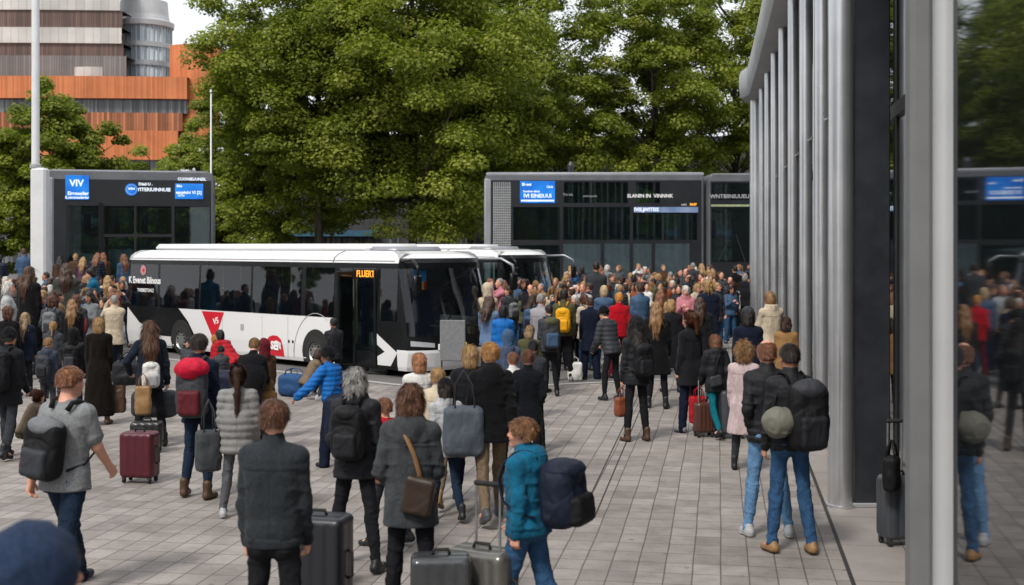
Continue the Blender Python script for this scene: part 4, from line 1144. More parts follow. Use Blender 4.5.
M['lamp_lens'] = simple('headlight_lens', (.55, .58, .6), .08, .3, .1, 9)
M['plate_yellow'] = simple('plate_yellow', (.7, .6, .12), .5)
M['panel_white'] = simple('bus_inner_panel', (.3, .31, .33), .6)

M['windscreen_glass'] = mk_glass('windscreen_glass', (.88, .93, .93), .02, (.03, .04, .042), .92)
def wheel(par, x, y, r_, w=.24, side=-1):
    e = bpy.data.objects.new('wheel', None); COL.objects.link(e); e.parent = par; e.location = (x, y, r_); e.empty_display_size = .1
    mt = Matrix.Rotation(R(90), 4, 'X') if side < 0 else Matrix.Rotation(R(-90), 4, 'X')
    m = MB(); m.lathe([(r_ * .62, -w), (r_ * .95, -w), (r_, -w * .8), (r_, -.05), (r_ * .96, 0), (r_ * .66, .012), (r_ * .62, -.02)], 40, mt); m.build('tyre', M['tyre'], e, auto=40)
    m = MB(); m.lathe([(r_ * .64, -.03), (r_ * .6, .004), (r_ * .54, -.02), (r_ * .36, -.05), (r_ * .34, .01), (r_ * .2, .02), (r_ * .1, .022)], 32, mt)
    for k in range(10):
        a = 2 * math.pi * k / 10; m.lathe([(.022, -.05), (.022, .0), (.012, .012)], 6, mt @ Matrix.Translation((r_ * .43 * math.cos(a), r_ * .43 * math.sin(a), 0)))
    m.build('rim', M['rim'], e, auto=40)
    m = MB()
    for k in range(10):
        a = 2 * math.pi * (k + .5) / 10; m.lathe([(.026, -.034), (.026, -.029)], 10, mt @ Matrix.Translation((r_ * .45 * math.cos(a), r_ * .45 * math.sin(a), 0)))
    m.build('rim_hole', M['tyre'], e)
    return e

def coach(label, loc, rz, group=None, detail=True):
    """low white single-deck bus; x forward, door side at y = -1.1"""
    b = empty('white_bus', loc, rz, label, 'bus', group)
    XR, XF, CF, CR = -5.74, 5.42, .36, .14
    zs = [.14, .22, .5, .56, .84, 1.12, 1.13, 2.19, 2.3, 2.31, 2.40, 2.48, 2.54]
    def hw(z): return float(np.interp(z, [.14, .3, 1.1, 2.3, 2.40, 2.48, 2.54], [1.06, 1.10, 1.10, 1.06, 1.02, .92, .76]))
    def rake(z): return float(np.interp(z, [.14, .4, .8, 1.1, 2.2, 2.32, 2.42, 2.48, 2.54], [.10, .0, .02, .06, .34, .34, .40, .55, .85]))
    def rr(z): return float(np.interp(z, [.14, .4, 2.0, 2.32, 2.48, 2.54], [.06, 0, .08, .14, .3, .5]))
    def xf(y, z): return XF - rake(z) - CF * abs(y / hw(z)) ** 3.2
    def xr(y, z): return XR + rr(z) + CR * abs(y / hw(z)) ** 6
    S = [-5.55, -5.45, -4.15, -4.05, -2.35, -2.27, -.25, -.17, 1.6, 1.75, 2.72, 2.86, 3.42, 3.48, 4.06, 4.2, 4.72]
    fy = list(np.linspace(-1, 1, 21))
    def ring(z):
        h_ = hw(z); p = []
        x0, x1 = xr(-h_, z), xf(-h_, z)
        side = [x0] + S + [x1]
        for x in side: p.append((x, -h_, z))
        for t in fy[1:-1]: p.append((xf(t * h_, z), t * h_, z))
        for x in side[::-1]: p.append((x, h_, z))
        for t in fy[1:-1][::-1]: p.append((xr(t * h_, z), t * h_, z))
        return p
    rings = [ring(z) for z in zs]; n = len(rings[0]); ns = len(S) + 2
    white, black = MB(), MB()
    winx = [(-5.45, -4.15), (-4.05, -2.35), (-2.27, -.25), (-.17, 1.6), (1.75, 2.72), (4.2, 4.72)]
    glass = []; gl_front = []
    for i in range(len(zs) - 1):
        z0, z1 = zs[i], zs[i + 1]
        for k in range(n):
            q = (rings[i][k], rings[i][(k + 1) % n], rings[i + 1][(k + 1) % n], rings[i + 1][k])
            near = k < ns - 1; far = ns - 1 + 20 <= k < ns - 1 + 20 + ns - 1; front = ns - 1 <= k < ns - 1 + 20
            xa, xb = sorted((q[0][0], q[1][0])); tgt = white
            if near or far:
                if 1.13 <= z0 < 2.3:
                    tgt = black
                    if z0 < 2.19 and any(abs(xa - a) < .02 and abs(xb - c) < .02 for a, c in winx): glass.append(q); continue
                if near and xa > 2.7 and z0 < 1.13 and not (xa > 4.7 and z0 < .56): tgt = black
                if near and 2.85 <= xa + .01 and xb < 4.07 and .5 <= z0 < 2.19: glass.append(q); continue
            if front:
                if .56 <= z0 < .84: tgt = black
                if .84 <= z0 < 2.19: gl_front.append(q); continue
                if 2.19 <= z0 < 2.40: tgt = black
            if not (near or far or front) and 1.13 <= z0 < 2.19: tgt = black
            tgt.add(q, [(0, 1, 2, 3)])
    top = rings[-1]; cx = sum(p[0] for p in top) / n
    white.add(top + [(cx, 0, 2.6)], [(k, (k + 1) % n, n) for k in range(n)])
    bot = rings[0]; black.add(bot, [tuple(range(n))[::-1]])
    white.build('body', M['white_paint'], b, auto=35); black.build('dark_panel', M['black_paint'], b, auto=35)
    # glazing
    def off(q, d):
        a, b_, c = Vector(q[0]), Vector(q[1]), Vector(q[2]); nn = (b_ - a).cross(c - a).normalized() * d
        return [tuple(Vector(p) + nn) for p in q]
    cur = {}
    for q in glass:
        key = (round(min(p[0] for p in q), 1) if q[0][1] < 0 else 'f' + str(round(min(p[0] for p in q), 1)))
        cur.setdefault(key, MB()).add(off(q, .004), [(0, 1, 2, 3)])
    for kx_, m in cur.items(): m.build('window', M['bus_glass'], b)
    m = MB()
    for q in gl_front: m.add(off(q, .003), [(0, 1, 2, 3)])
    m.build('windscreen', M['windscreen_glass'], b, smooth=True)
    if not detail: 
        pass
    def plate(name, mat, poly, z_off=.006, par=b, y=None):
        """decal or panel on the door side given as (x, z) outline"""
        m = MB(); vs = [(x, -hw(z) - z_off, z) for x, z in poly]
        m.add(vs, [tuple(range(len(vs)))]); return m.build(name, mat, par)
    # roof pod and hatch
    m = MB(); m.rbox((-5.0, -.72, 2.50), (3.3, .72, 2.70), .10); m.build('roof_pod', M['white_paint'], b, auto=40)
    m = MB(); m.rbox((3.2, -.62, 2.48), (4.1, .62, 2.64), .08); m.build('roof_hatch', M['silver_trim'], b, auto=40)
    m = MB(); m.tube([(x, -hw(2.35) - .005, 2.345) for x in (-5.5, -2, 2, 4.6)], .012, 6); m.tube([(x, hw(2.35) + .005, 2.345) for x in (-5.5, 4.6)], .012, 6); m.build('gutter', M['grey_decal'], b)
    m = MB(); m.tube([(2.66, -hw(z) - .002, z) for z in (2.31, 2.40, 2.48, 2.54)], .012, 6); m.build('roof_seam', M['tyre'], b)
    # wheels in their arches
    for x in (2.13, -3.07):
        for sd in (-1, 1):
            arch = [(x + .47 * math.cos(a), .36 + .50 * math.sin(a)) for a in np.linspace(math.pi, 0, 17)]
            arch = [(x - .47, .135)] + arch + [(x + .47, .135)]
            m = MB(); m.add([(p[0], sd * (hw(p[1]) + .004), p[1]) for p in arch], [tuple(range(len(arch)))[:: (1 if sd > 0 else -1)]]); m.build('wheel_arch', M['tyre'], b)
            wheel(b, x, sd * 1.115, .355, .22, sd)
    trim = [(2.13 + .78 * math.cos(a), .2 + 1.0 * math.sin(a)) for a in np.linspace(R(188), R(60), 16)]
    m = MB(); m.tube([(x, -hw(z) - .003, z) for x, z in trim if z > .16], .008, 5); m.build('panel_seam', M['grey_decal'], b)
    m = MB()
    for x in (-1.35, .2, 1.15): m.box((x - .004, -1.104, .2), (x + .004, -1.1005, 1.1))
    m.build('panel_seam', M['grey_decal'], b)
    # black sweep round the rear wheel
    plate('dark_sweep', M['black_paint'], [(-5.62, 1.13), (-5.0, .72), (-4.3, .5), (-3.8, .16), (-2.45, .16), (-2.5, .5), (-2.78, .82), (-3.2, 1.13)], .0025)
    # decals on the door side
    plate('red_triangle', M['red_paint'], [(-2.2, 1.10), (-1.75, .50), (-1.62, .50), (-1.28, 1.10)])
    fr = lambda x, z, d=.009: Matrix.Translation((x, -hw(z) - d, z)) @ Matrix.Rotation(R(90), 4, 'X')
    text('V5', .2, M['white_decal'], b, fr(-1.6, .88) @ Matrix.Rotation(R(14), 4, 'Z'), 'lettering', .001, .006)
    arch = [(.36, .2)] + [(.36 + 0 * t, .5) for t in (0,)] + [(.47, .62), (.62, .66), (.78, .65), (.9, .58), (.96, .45), (1.0, .2)]
    plate('red_block', M['red_paint'], arch)
    text('SEI', .24, M['white_decal'], b, fr(.68, .42) @ Matrix.Rotation(R(-4), 4, 'Z'), 'lettering', .001, .012)
    text('K Evenet Bilnous', .23, M['white_decal'], b, fr(-4.78, 1.78), 'lettering', .001, .008, .95)
    text('THEBEETON.2', .12, M['white_decal'], b, fr(-4.72, 1.53), 'lettering', .001, .003)
    m = MB(); m.lathe([(.13, 0), (.13, .004)], 20, fr(-4.85, 2.04)); m.build('badge', simple('badge_pink', (.5, .25, .26), .5), b)
    m = MB(); m.lathe([(.05, 0), (.05, .004)], 16, fr(-4.83, 2.04, .014)); m.build('badge_mark', M['red_paint'], b)
    m = MB(); m.rbox((-.62, -1.112, .72), (-.5, -1.1, .86), .01); m.build('fuel_flap', M['grey_decal'], b)
    m = MB(); m.rbox((1.16, -1.11, .52), (1.22, -1.1, .58), .004); m.rbox((1.3, -1.11, .52), (1.36, -1.1, .58), .004); m.build('lock', M['tyre'], b)
    # destination display over the door
    plate('display', M['black_paint'], [(3.3, 1.97), (4.16, 1.97), (4.16, 2.17), (3.3, 2.17)], .008)
    text('FLUERT:', .19, M['amber'], b, fr(3.76, 2.07, .02), 'lettering', .001, .004, .9)
    # door leaves: one shut, one folded out
    d1 = plate('door_frame', M['black_paint'], [(2.74, .16), (2.86, .16), (2.86, 2.19), (2.74, 2.19)], .012)
    dm = MB(); dm.rbox((3.36, -1.50, .2), (3.42, -1.13, 2.14), .02); d = dm.build('door', M['black_paint'], b)
    dm = MB(); dm.rbox((3.348, -1.46, .35), (3.432, -1.17, 2.05), .01); dm.build('door_glass', M['bus_glass'], d)
    dm = MB(); dm.rbox((3.43, -1.135, .2), (3.47, -1.10, 2.16), .01); dm.rbox((4.04, -1.13, .2), (4.10, -1.10, 2.16), .01); dm.build('door_pillar', M['black_paint'], b)
    plate('white_panel', M['white_paint'], [(4.12, .22), (4.52, .22), (4.74, .5), (4.12, .86)], .007)
    # front furniture
    for sd in (-1, 1):
        m = MB(); P = []
        for t in np.linspace(.62, .97, 8):
            P.append([(xf(sd * t * hw(z), z) + .012, sd * t * hw(z), z) for z in ((.60 + .1 * (t - .5)), (.68 + .16 * (t - .5)))])
        m.grid(P if sd > 0 else P[::-1]); m.build('headlight', M['lamp_lens'], b, smooth=True)
        # mirror on a curved arm
        z = 2.36; m = MB(); m.tube([(4.7, sd * 1.0, z), (5.25, sd * 1.16, z + .02), (5.5, sd * 1.24, z - .12), (5.52, sd * 1.25, z - .3)], .03, 8)
        a = m.build('mirror_arm', M['silver_trim'] if sd > 0 else M['black_paint'], b, smooth=True)
        m = MB(); m.rbox((5.46, sd * 1.25 - .09, 1.72), (5.56, sd * 1.25 + .09, 2.08), .03); m.build('mirror', M['black_paint'], b, auto=40)
    m = MB()
    for y0, y1 in ((-.1, -.75), (.75, .05)):
        m.tube([(xf(y, z) + .03, y, z) for y, z in ((y0, .86), (y0 * .5 + y1 * .5, 1.0), (y1, 1.06))], .014, 6)
    m.build('wiper', M['tyre'], b)
    m = MB(); m.rbox((xf(-.5, .62) - .02, -.62, .56), (xf(-.5, .62) + .02, -.2, .68), .006); m.build('number_plate', M['white_decal'], b)
    text('B·M68', .09, M['tyre'], b, Matrix.Translation((xf(-.41, .62) + .045, -.41, .62)) @ Matrix.Rotation(R(90), 4, 'Z') @ Matrix.Rotation(R(90), 4, 'X'))
    m = MB(); m.rbox((xf(-.02, .62) - .02, -.1, .54), (xf(0, .62) + .02, .06, .68), .006); m.build('permit', M['plate_yellow'], b)
    # inside: floor, seats, wheel, partition
    m = MB(); m.box((-5.5, -1.0, .5), (4.9, 1.0, .54)); m.build('floor', M['interior'], b)
    for x in np.arange(-5.0, 1.9, .86):
        for y in (-.72, .38):
            m = MB(); m.rbox((x - .45, y - .24, .95), (x, y + .44, 1.05), .04); m.rbox((x - .5, y - .24, 1.0), (x - .4, y + .18, 1.62), .05); m.rbox((x - .5, y + .2, 1.0), (x - .4, y + .58, 1.62), .05)
            m.build('seat', M['seat_blue'], b)
    m = MB(); m.rbox((3.5, .25, .55), (3.56, 1.0, 1.75), .01); m.rbox((2.7, -.4, .55), (2.76, 1.0, 1.6), .01); m.build('partition', M['seat_blue'], b)
    m = MB(); m.rbox((4.3, .1, .55), (4.75, .95, 1.08), .08); m.build('dashboard', M['interior'], b)
    m = MB(); t_ = [(4.15 + .02 * math.sin(a), .55 + .24 * math.cos(a), 1.2 + .2 * math.sin(a)) for a in np.linspace(0, 2 * math.pi, 20)]; m.tube(t_, .016, 6, False); m.build('steering_wheel', M['tyre'], b)
    m = MB()
    for x in (-2.3, .4, 2.7, 3.45): m.tube([(x, -.5, .54), (x, -.5, 2.3)], .018, 6)
    m.build('handrail', M['amber'] if False else M['plate_yellow'], b)
    return b

o_ = BW - BF * 2.13 + BN * 1.22; BUS_RZ = math.atan2(BF.y, BF.x)
WB = coach('white low bus with red triangle and black window band, door open', (o_.x, o_.y, 0), BUS_RZ, 'white buses at the stop')
WB.scale.y = 1.11
WB2 = copy_tree(WB); WB2.rotation_euler.z = R(-38)
WB2.location = Vector((.70, 35.6, 0)) - Vector((5.2 * math.cos(R(-38)), 5.2 * math.sin(R(-38)), 0)); WB2['label'] = 'second white bus, only its roof and front seen past the first white bus'
# pennant hung inside the windscreen
m = MB(); m.box((-.004, -.16, -.12), (.004, -.03, .12)); m.box((-.004, -.029, -.05), (.004, .07, .12)); pn = m.build('pennant', simple('pennant_blue', (.03, .28, .7), .6))
pn.location = WB.matrix_basis @ Vector((4.90, -.62, 2.0)); pn.scale = (1, 1.5, 1.4); pn.rotation_euler = (0, 0, BUS_RZ); tag(pn, 'small blue, red and yellow pennant hanging inside the bus windscreen', 'pennant')
m = MB(); m.box((-.005, -.028, -.17), (.005, .02, -.051)); m.build('yellow_patch', M['plate_yellow'], pn)
m = MB(); m.box((-.005, .021, -.17), (.005, .075, -.051)); m.build('red_patch', M['red_paint'], pn)

def decker(label, px0, px1, Y, ztop, depth, wins, name='double_decker', silver_left=True, grille=None):
    """dark double-deck bus seen square-on; wins: (px0, px1, py0, py1, material)"""
    x0, x1 = atY(px0, Y), atY(px1, Y); b = empty(name, ((x0 + x1) / 2, Y, 0), 0, label, 'bus', 'dark double-decker buses')
    cx = (x0 + x1) / 2; h = (x1 - x0) / 2
    def X(px): return atY(px, Y) - cx
    def Z(py): return zat(py, Y)
    # shell around window openings: grid of cells, window cells left open
    xs = sorted({-h + .12, h - .12} | {round(X(w[0]), 3) for w in wins} | {round(X(w[1]), 3) for w in wins})
    zs = sorted({.3, ztop - .34} | {round(Z(w[2]), 3) for w in wins} | {round(Z(w[3]), 3) for w in wins})
    m = MB(); mb = MB()
    for i in range(len(xs) - 1):
        for j in range(len(zs) - 1):
            c = ((xs[i] + xs[i + 1]) / 2, (zs[j] + zs[j + 1]) / 2)
            if any(X(w[0]) < c[0] < X(w[1]) and Z(w[3]) < c[1] < Z(w[2]) for w in wins): continue
            m.box((xs[i], 0, zs[j]), (xs[i + 1], .07, zs[j + 1])); m.box((xs[i], depth - .07, zs[j]), (xs[i + 1], depth, zs[j + 1]))
    m.box((-h + .12, .0, .18), (h - .12, depth, .298)); m.box((-h + .12, .08, 2.55), (h - .12, depth - .08, 2.66)); m.build('body', M['dark_paint'], b)
    # silver rounded roof and end posts
    def arch_(y): 
        r_ = .34; P = [(-h, y, .3), (-h, y, ztop - r_)] + [(-h + r_ - r_ * math.cos(a), y, ztop - r_ + r_ * math.sin(a)) for a in np.linspace(.2, math.pi / 2, 7)]
        P += [(h - r_ + r_ * math.sin(a), y, ztop - r_ + r_ * math.cos(a)) for a in np.linspace(0, math.pi / 2 - .2, 7)] + [(h, y, ztop - r_), (h, y, .3)]
        return P
    m = MB(); A = arch_(.14); B = arch_(depth - .14); A0 = [(p[0] * (1 - .0), p[1], p[2]) for p in A]
    F0 = [(p[0] * (h - .11) / h, -.012, min(p[2], ztop - .06) if p[2] > 1 else p[2]) for p in A]; F1 = [(p[0], depth + .012, p[2]) for p in F0]
    I0 = [(max(-h + .13, min(h - .13, p[0])), -.004, min(p[2], ztop - .33)) for p in A]; I1 = [(p[0], depth + .004, p[2]) for p in I0]
    m.grid([I0, F0, A, B, F1, I1][::-1]); m.build('roof_shell', M['slate_trim'], b, auto=40)
    for w in wins:
        m = MB(); m.box((X(w[0]) + .012, .02, Z(w[3]) + .012), (X(w[1]) - .012, .035, Z(w[2]) - .012)); m.build('window', w[4], b)
        m = MB(); m.box((X(w[0]) + .012, depth - .035, Z(w[3]) + .012), (X(w[1]) - .012, depth - .02, Z(w[2]) - .012)); m.build('window', M['bus_glass'], b)
    for xx in np.arange(-h + .8, h - .5, .95):
        for zf in (.55, 2.66):
            for yy in (.35, depth - 1.25):
                m = MB(); m.rbox((xx - .42, yy, zf + .35), (xx, yy + .9, zf + .45), .04); m.rbox((xx - .47, yy, zf + .4), (xx - .37, yy + .9, zf + 1.05), .04); m.build('seat', M['seat_blue'], b)
    for xx in (-h + 1.4, h - 1.6): wheel(b, xx, -.02, .48, .25, -1); wheel(b, xx, depth + .02, .48, .25, 1)
    b['_'] = 0; del b['_']
    def scr(p0, p1, q0, q1, lines, nm='screen'):
        m = MB(); m.rbox((X(p0), -.05, Z(q1)), (X(p1), -.002, Z(q0)), .01); s_ = m.build(nm, M['screen_blue'], b)
        for (tx, px, py, sz, mt, al) in lines: text(tx, sz, mt, b, Matrix.Translation((X(px), -.056, Z(py))) @ Matrix.Rotation(R(90), 4, 'X'), 'lettering', .001, sz * .03, 1.0, al)
        return s_
    return b, X, Z, scr
G1, G2 = M['bus_glass'], M['bus_pale_glass']
b1, X, Z, scr = decker('long dark double-decker with silver rim and one blue screen, behind the central crowd', 484, 705, 50.0, zat(172, 50), 2.5,
    [(513, 560, 207, 240, G1), (563, 630, 207, 240, G1), (633, 662, 213, 240, G1), (664, 697, 213, 240, G1), (563, 601, 243, 285, G2), (604, 630, 243, 285, G2), (633, 652, 243, 285, G2), (655, 690, 243, 285, G2), (513, 560, 245, 290, G1), (564, 590, 182, 203, G1), (592, 628, 182, 203, G1), (636, 660, 182, 203, G1)])
scr(520, 555, 181, 203, [('Bi·eet', 522, 184.5, .16, M['screen_text'], 'LEFT'), ('Cliob', 553, 187, .12, M['screen_text'], 'RIGHT'), ('IVI EINEIUUI', 537.5, 196, .21, M['screen_text'], 'CENTER'), ('Seneiiiue eiitne', 523, 191.4, .11, M['screen_text'], 'LEFT')])
m = MB(); m.rbox((X(521), -.056, Z(201.5)), (X(554), -.051, Z(199.8)), .002); m.build('screen_line', M['screen_text'], b1)
m = MB()
for k in range(9): m.box((X(493.5) + k * .08, -.02, Z(290)), (X(493.5) + k * .08 + .03, -.001, Z(182)))
for k in range(40): m.box((X(493), -.018, Z(285) + k * .1), (X(511), -.002, Z(285) + k * .1 + .02))
m.build('grille', M['grey_decal'], b1)
m = MB(); m.rbox((X(484.2), -.03, .35), (X(491.5), .3, zat(178, 50)), .06); m.rbox((X(486), -.02, zat(176.5, 50)), (X(704), .25, zat(172.2, 50)), .05); m.build('silver_rim', M['silver_trim'], b1, auto=40)
m = MB(); mt = Matrix.Rotation(R(90), 4, 'X')
for (a, b_, c, d) in ((566, 600, 250, 268), (606, 640, 246, 262), (655, 694, 251, 276)):
    m.prism([(X(a), Z(c + 12)), (X(b_), Z(d + 14)), (X(b_), Z(d)), (X(a), Z(c))][::1], -.95, -.9, mt)
m.build('stair_panel', simple('stair_panel_pale', (.42, .47, .5), .5, 0, .1, 2), b1)
m = MB(); m.rbox((X(563), 1.6, 1.2), (X(632), 1.66, Z(262)), .02); m.build('inner_panel', simple('inner_panel_blue', (.16, .24, .29), .6, 0, .2, 2), b1)
m = MB(); m.rbox((X(634), -.05, Z(212.5)), (X(698), -.002, Z(207)), .008); m.build('info_strip', mk_emit('pale_blue_display', (.10, .17, .30), (.22, .27, .4), .8), b1)
tf = lambda px, py, d=.056: Matrix.Translation((X(px), -d, Z(py))) @ Matrix.Rotation(R(90), 4, 'X')
text('IVIS.J', .2, M['screen_text'], b1, tf(639, 209.7), bold=.006); text('WITEIS', .2, M['screen_text'], b1, tf(651, 209.7), bold=.006)
text('SLANIN IN  VINNNK', .2, M['white_decal'], b1, tf(650, 196, .012), bold=.005)
text('eeliin', .11, M['white_decal'], b1, tf(684, 204.5, .012)); text('10:47', .13, M['amber'], b1, tf(693, 204.5, .012), bold=.005)
text('Vo·uis', .16, M['grey_decal'], b1, tf(568, 194.5, .012)); text('evtorauein', .13, M['grey_decal'], b1, tf(590, 196, .012))
m = MB(); m.lathe([(.12, 0), (.14, .35), (.05, .5)], 12, Matrix.Translation((X(572), 1.2, zat(172, 50)))); m.build('beacon', M['dark_metal'], b1)

b2, X, Z, scr = decker('short dark double-decker with two blue screens and a round blue badge, at far left', 47, 213, 42.0, zat(170, 42), 2.5,
    [(105, 134, 206, 234, G1), (136, 170, 206, 234, G1), (173, 208, 206, 250, G1), (105, 134, 237, 285, G1), (136, 170, 237, 285, G1), (70, 101, 206, 290, G1)])
scr(69, 91, 176, 200, [('VIV', 73, 184, .3, M['screen_text'], 'LEFT'), ('Eirnteeilar', 71, 194, .16, M['screen_text'], 'LEFT'), ('lLusmmaulerier', 80, 198, .12, M['screen_text'], 'CENTER')])
scr(173.5, 201, 183, 198.5, [('Biio', 175, 185.5, .12, M['screen_text'], 'LEFT'), ('eaneleIvi VI [2]', 187, 192, .14, M['screen_text'], 'CENTER'), ('1aTiu', 176, 195, .10, M['screen_text'], 'LEFT')])
text('CUONIEUUNEIL', .13, M['screen_text'], b2, tf(190, 178.5, .012), bold=.004)
text('Diiali·U .', .13, M['screen_text'], b2, tf(145, 184, .012), bold=.004); text('YITERIUINNUIE', .16, M['screen_text'], b2, tf(153, 189.5, .012), bold=.005)
fr2 = lambda px, py, d: Matrix.Translation((X(px), -d, Z(py))) @ Matrix.Rotation(R(90), 4, 'X')
m = MB(); m.lathe([(.21, 0), (.21, .02)], 28, fr2(131.5, 189.5, .002)); m.build('badge', M['screen_blue'], b2)
m = MB(); m.lathe([(.17, 0), (.17, .004)], 28, fr2(131.5, 189.5, .023)); m.build('badge_ring', mk_emit('pale_badge', (.3, .55, .8), (.4, .6, .85), .6), b2)
m = MB(); m.lathe([(.15, 0), (.15, .004)], 28, fr2(131.5, 189.5, .028)); m.build('badge_disc', M['screen_blue'], b2)
text('wlm', .13, M['screen_text'], b2, tf(131.5, 188.5, .034), bold=.004)
b2.rotation_euler.z = R(14)
m = MB(); m.rbox((X(49), -.05, .3), (X(58), .3, Z(178)), .05); m.build('end_pillar', M['silver_trim'], b2)
m = MB(); m.rbox((X(100), -.07, .45), (X(104), -.001, Z(203)), .01); m.build('door_pillar', M['black_paint'], b2)

b3, X, Z, scr = decker('dark double-decker facing the camera beside the far silver columns', 707, 778, 50.0, zat(173, 50), 9.0,
    [(712, 752, 183, 200, G1), (712, 772, 208, 262, G1)])
m = MB(); m.rbox((X(711), -.03, Z(206.6)), (X(773), -.001, Z(204.6)), .005); m.build('light_strip', simple('green_trim', (.3, .36, .2), .5), b3)
text('WNTBIINIUUEULCSK', .22, M['grey_decal'], b3, tf(736, 196.5, .012), bold=.004)
m = MB(); m.tube([(X(718), -.03, Z(262)), (X(728), -.05, Z(240))], .02, 6); m.tube([(X(745), -.03, Z(262)), (X(736), -.05, Z(235))], .02, 6); m.build('wiper', M['tyre'], b3)
m = MB(); m.rbox((X(712), .6, 1.3), (X(772), .9, 1.9), .08); m.build('dashboard', M['interior'], b3)
for s_ in (714, 765):
    m = MB(); m.rbox((X(s_), -.04, Z(283)), (X(s_ + 7), -.001, Z(276)), .02); m.build('headlight', M['lamp_lens'], b3)
# ================================================================== placing people
SPECS = []
SK = {'l': lin('#c99a80'), 'm': lin('#b98468'), 't': lin('#a06c4e'), 'd': lin('#6b4530'), 'r': lin('#cf9780')}
HC = {'blond': lin('#a58356'), 'ash': lin('#9c8262'), 'light': lin('#c9b08a'), 'brown': lin('#40291c'), 'dark': lin('#241913'), 'black': lin('#120e0d'), 'ginger': lin('#7d5138'), 'auburn': lin('#55301f'), 'grey': lin('#8f8c88'), 'white': lin('#c8c4bd'), 'sand': lin('#8d6a45')}
CC = {'black': lin('#1d1e22'), 'jet': lin('#131316'), 'charcoal': lin('#34363b'), 'dkgrey': lin('#3c3f43'), 'grey': lin('#6a6d70'), 'ltgrey': lin('#a0a2a4'), 'navy': lin('#161d2e'), 'blue': lin('#23466f'), 'steel': lin('#3b5470'), 'teal': lin('#155a78'), 'brightblue': lin('#0f5fa8'), 'red': lin('#a3121f'), 'maroon': lin('#571a22'), 'rust': lin('#7a4028'), 'tan': lin('#a3835c'), 'camel': lin('#8a6a45'), 'brown': lin('#4a3526'), 'olive': lin('#4a4a33'), 'green': lin('#2a4a3c'), 'white': lin('#c9c8c4'), 'cream': lin('#b8ab95'), 'pink': lin('#b4727c'), 'yellow': lin('#d79a12'), 'plum': lin('#3d2236'), 'denim': lin('#2f4d6e'), 'dkdenim': lin('#1d2a3c'), 'ltdenim': lin('#5b7fa2'), 'khaki': lin('#6b5c4a'), 'tealtr': lin('#0f5f6e'), 'orange': lin('#b0521c'), 'strapbrown': lin('#7a5a3a'), 'bagbrown': lin('#32251d'), 'hoodblue': lin('#26334a')}
WD = {'black': 'black', 'jet': 'jet-black', 'charcoal': 'charcoal', 'dkgrey': 'dark grey', 'grey': 'grey', 'ltgrey': 'pale grey', 'navy': 'navy', 'blue': 'blue', 'steel': 'steel-blue', 'teal': 'teal', 'red': 'red', 'maroon': 'maroon', 'rust': 'rust-brown', 'tan': 'tan', 'camel': 'camel', 'brown': 'dark brown', 'olive': 'olive', 'green': 'dark green', 'white': 'white', 'cream': 'cream', 'pink': 'pink', 'plum': 'plum', 'brightblue': 'bright blue', 'orange': 'orange'}
def P(px, yf, yh, rot, label, hair=('short', 'brown'), top=('short', 'black', {}), legs=('slim', 'black'), shoes=('sneaker', 'black'), pose='stand', sex='m', skin='l', hat=None, hood=None, beard=0, z0=0, hgt=None, group=None, X=None, Y=None, wide=.94):
    s = (yf - HOR) / CAM_H
    if X is None: X, Y = at(px, yf)
    if hgt is None: hgt = (yf - yh) / s
    if len(top) == 2: top = (*top, {})
    sp = dict(X=X, Y=Y, z0=z0, sc=hgt / 1.75, s=F_PX / Y, rot=R(rot), label=label, hair=hair, top=top, legs=legs, shoes=shoes, pose=pose, sex=sex, skin=skin, hat=hat, hood=hood, beard=beard, group=group, wide=wide)
    SPECS.append(sp); return sp

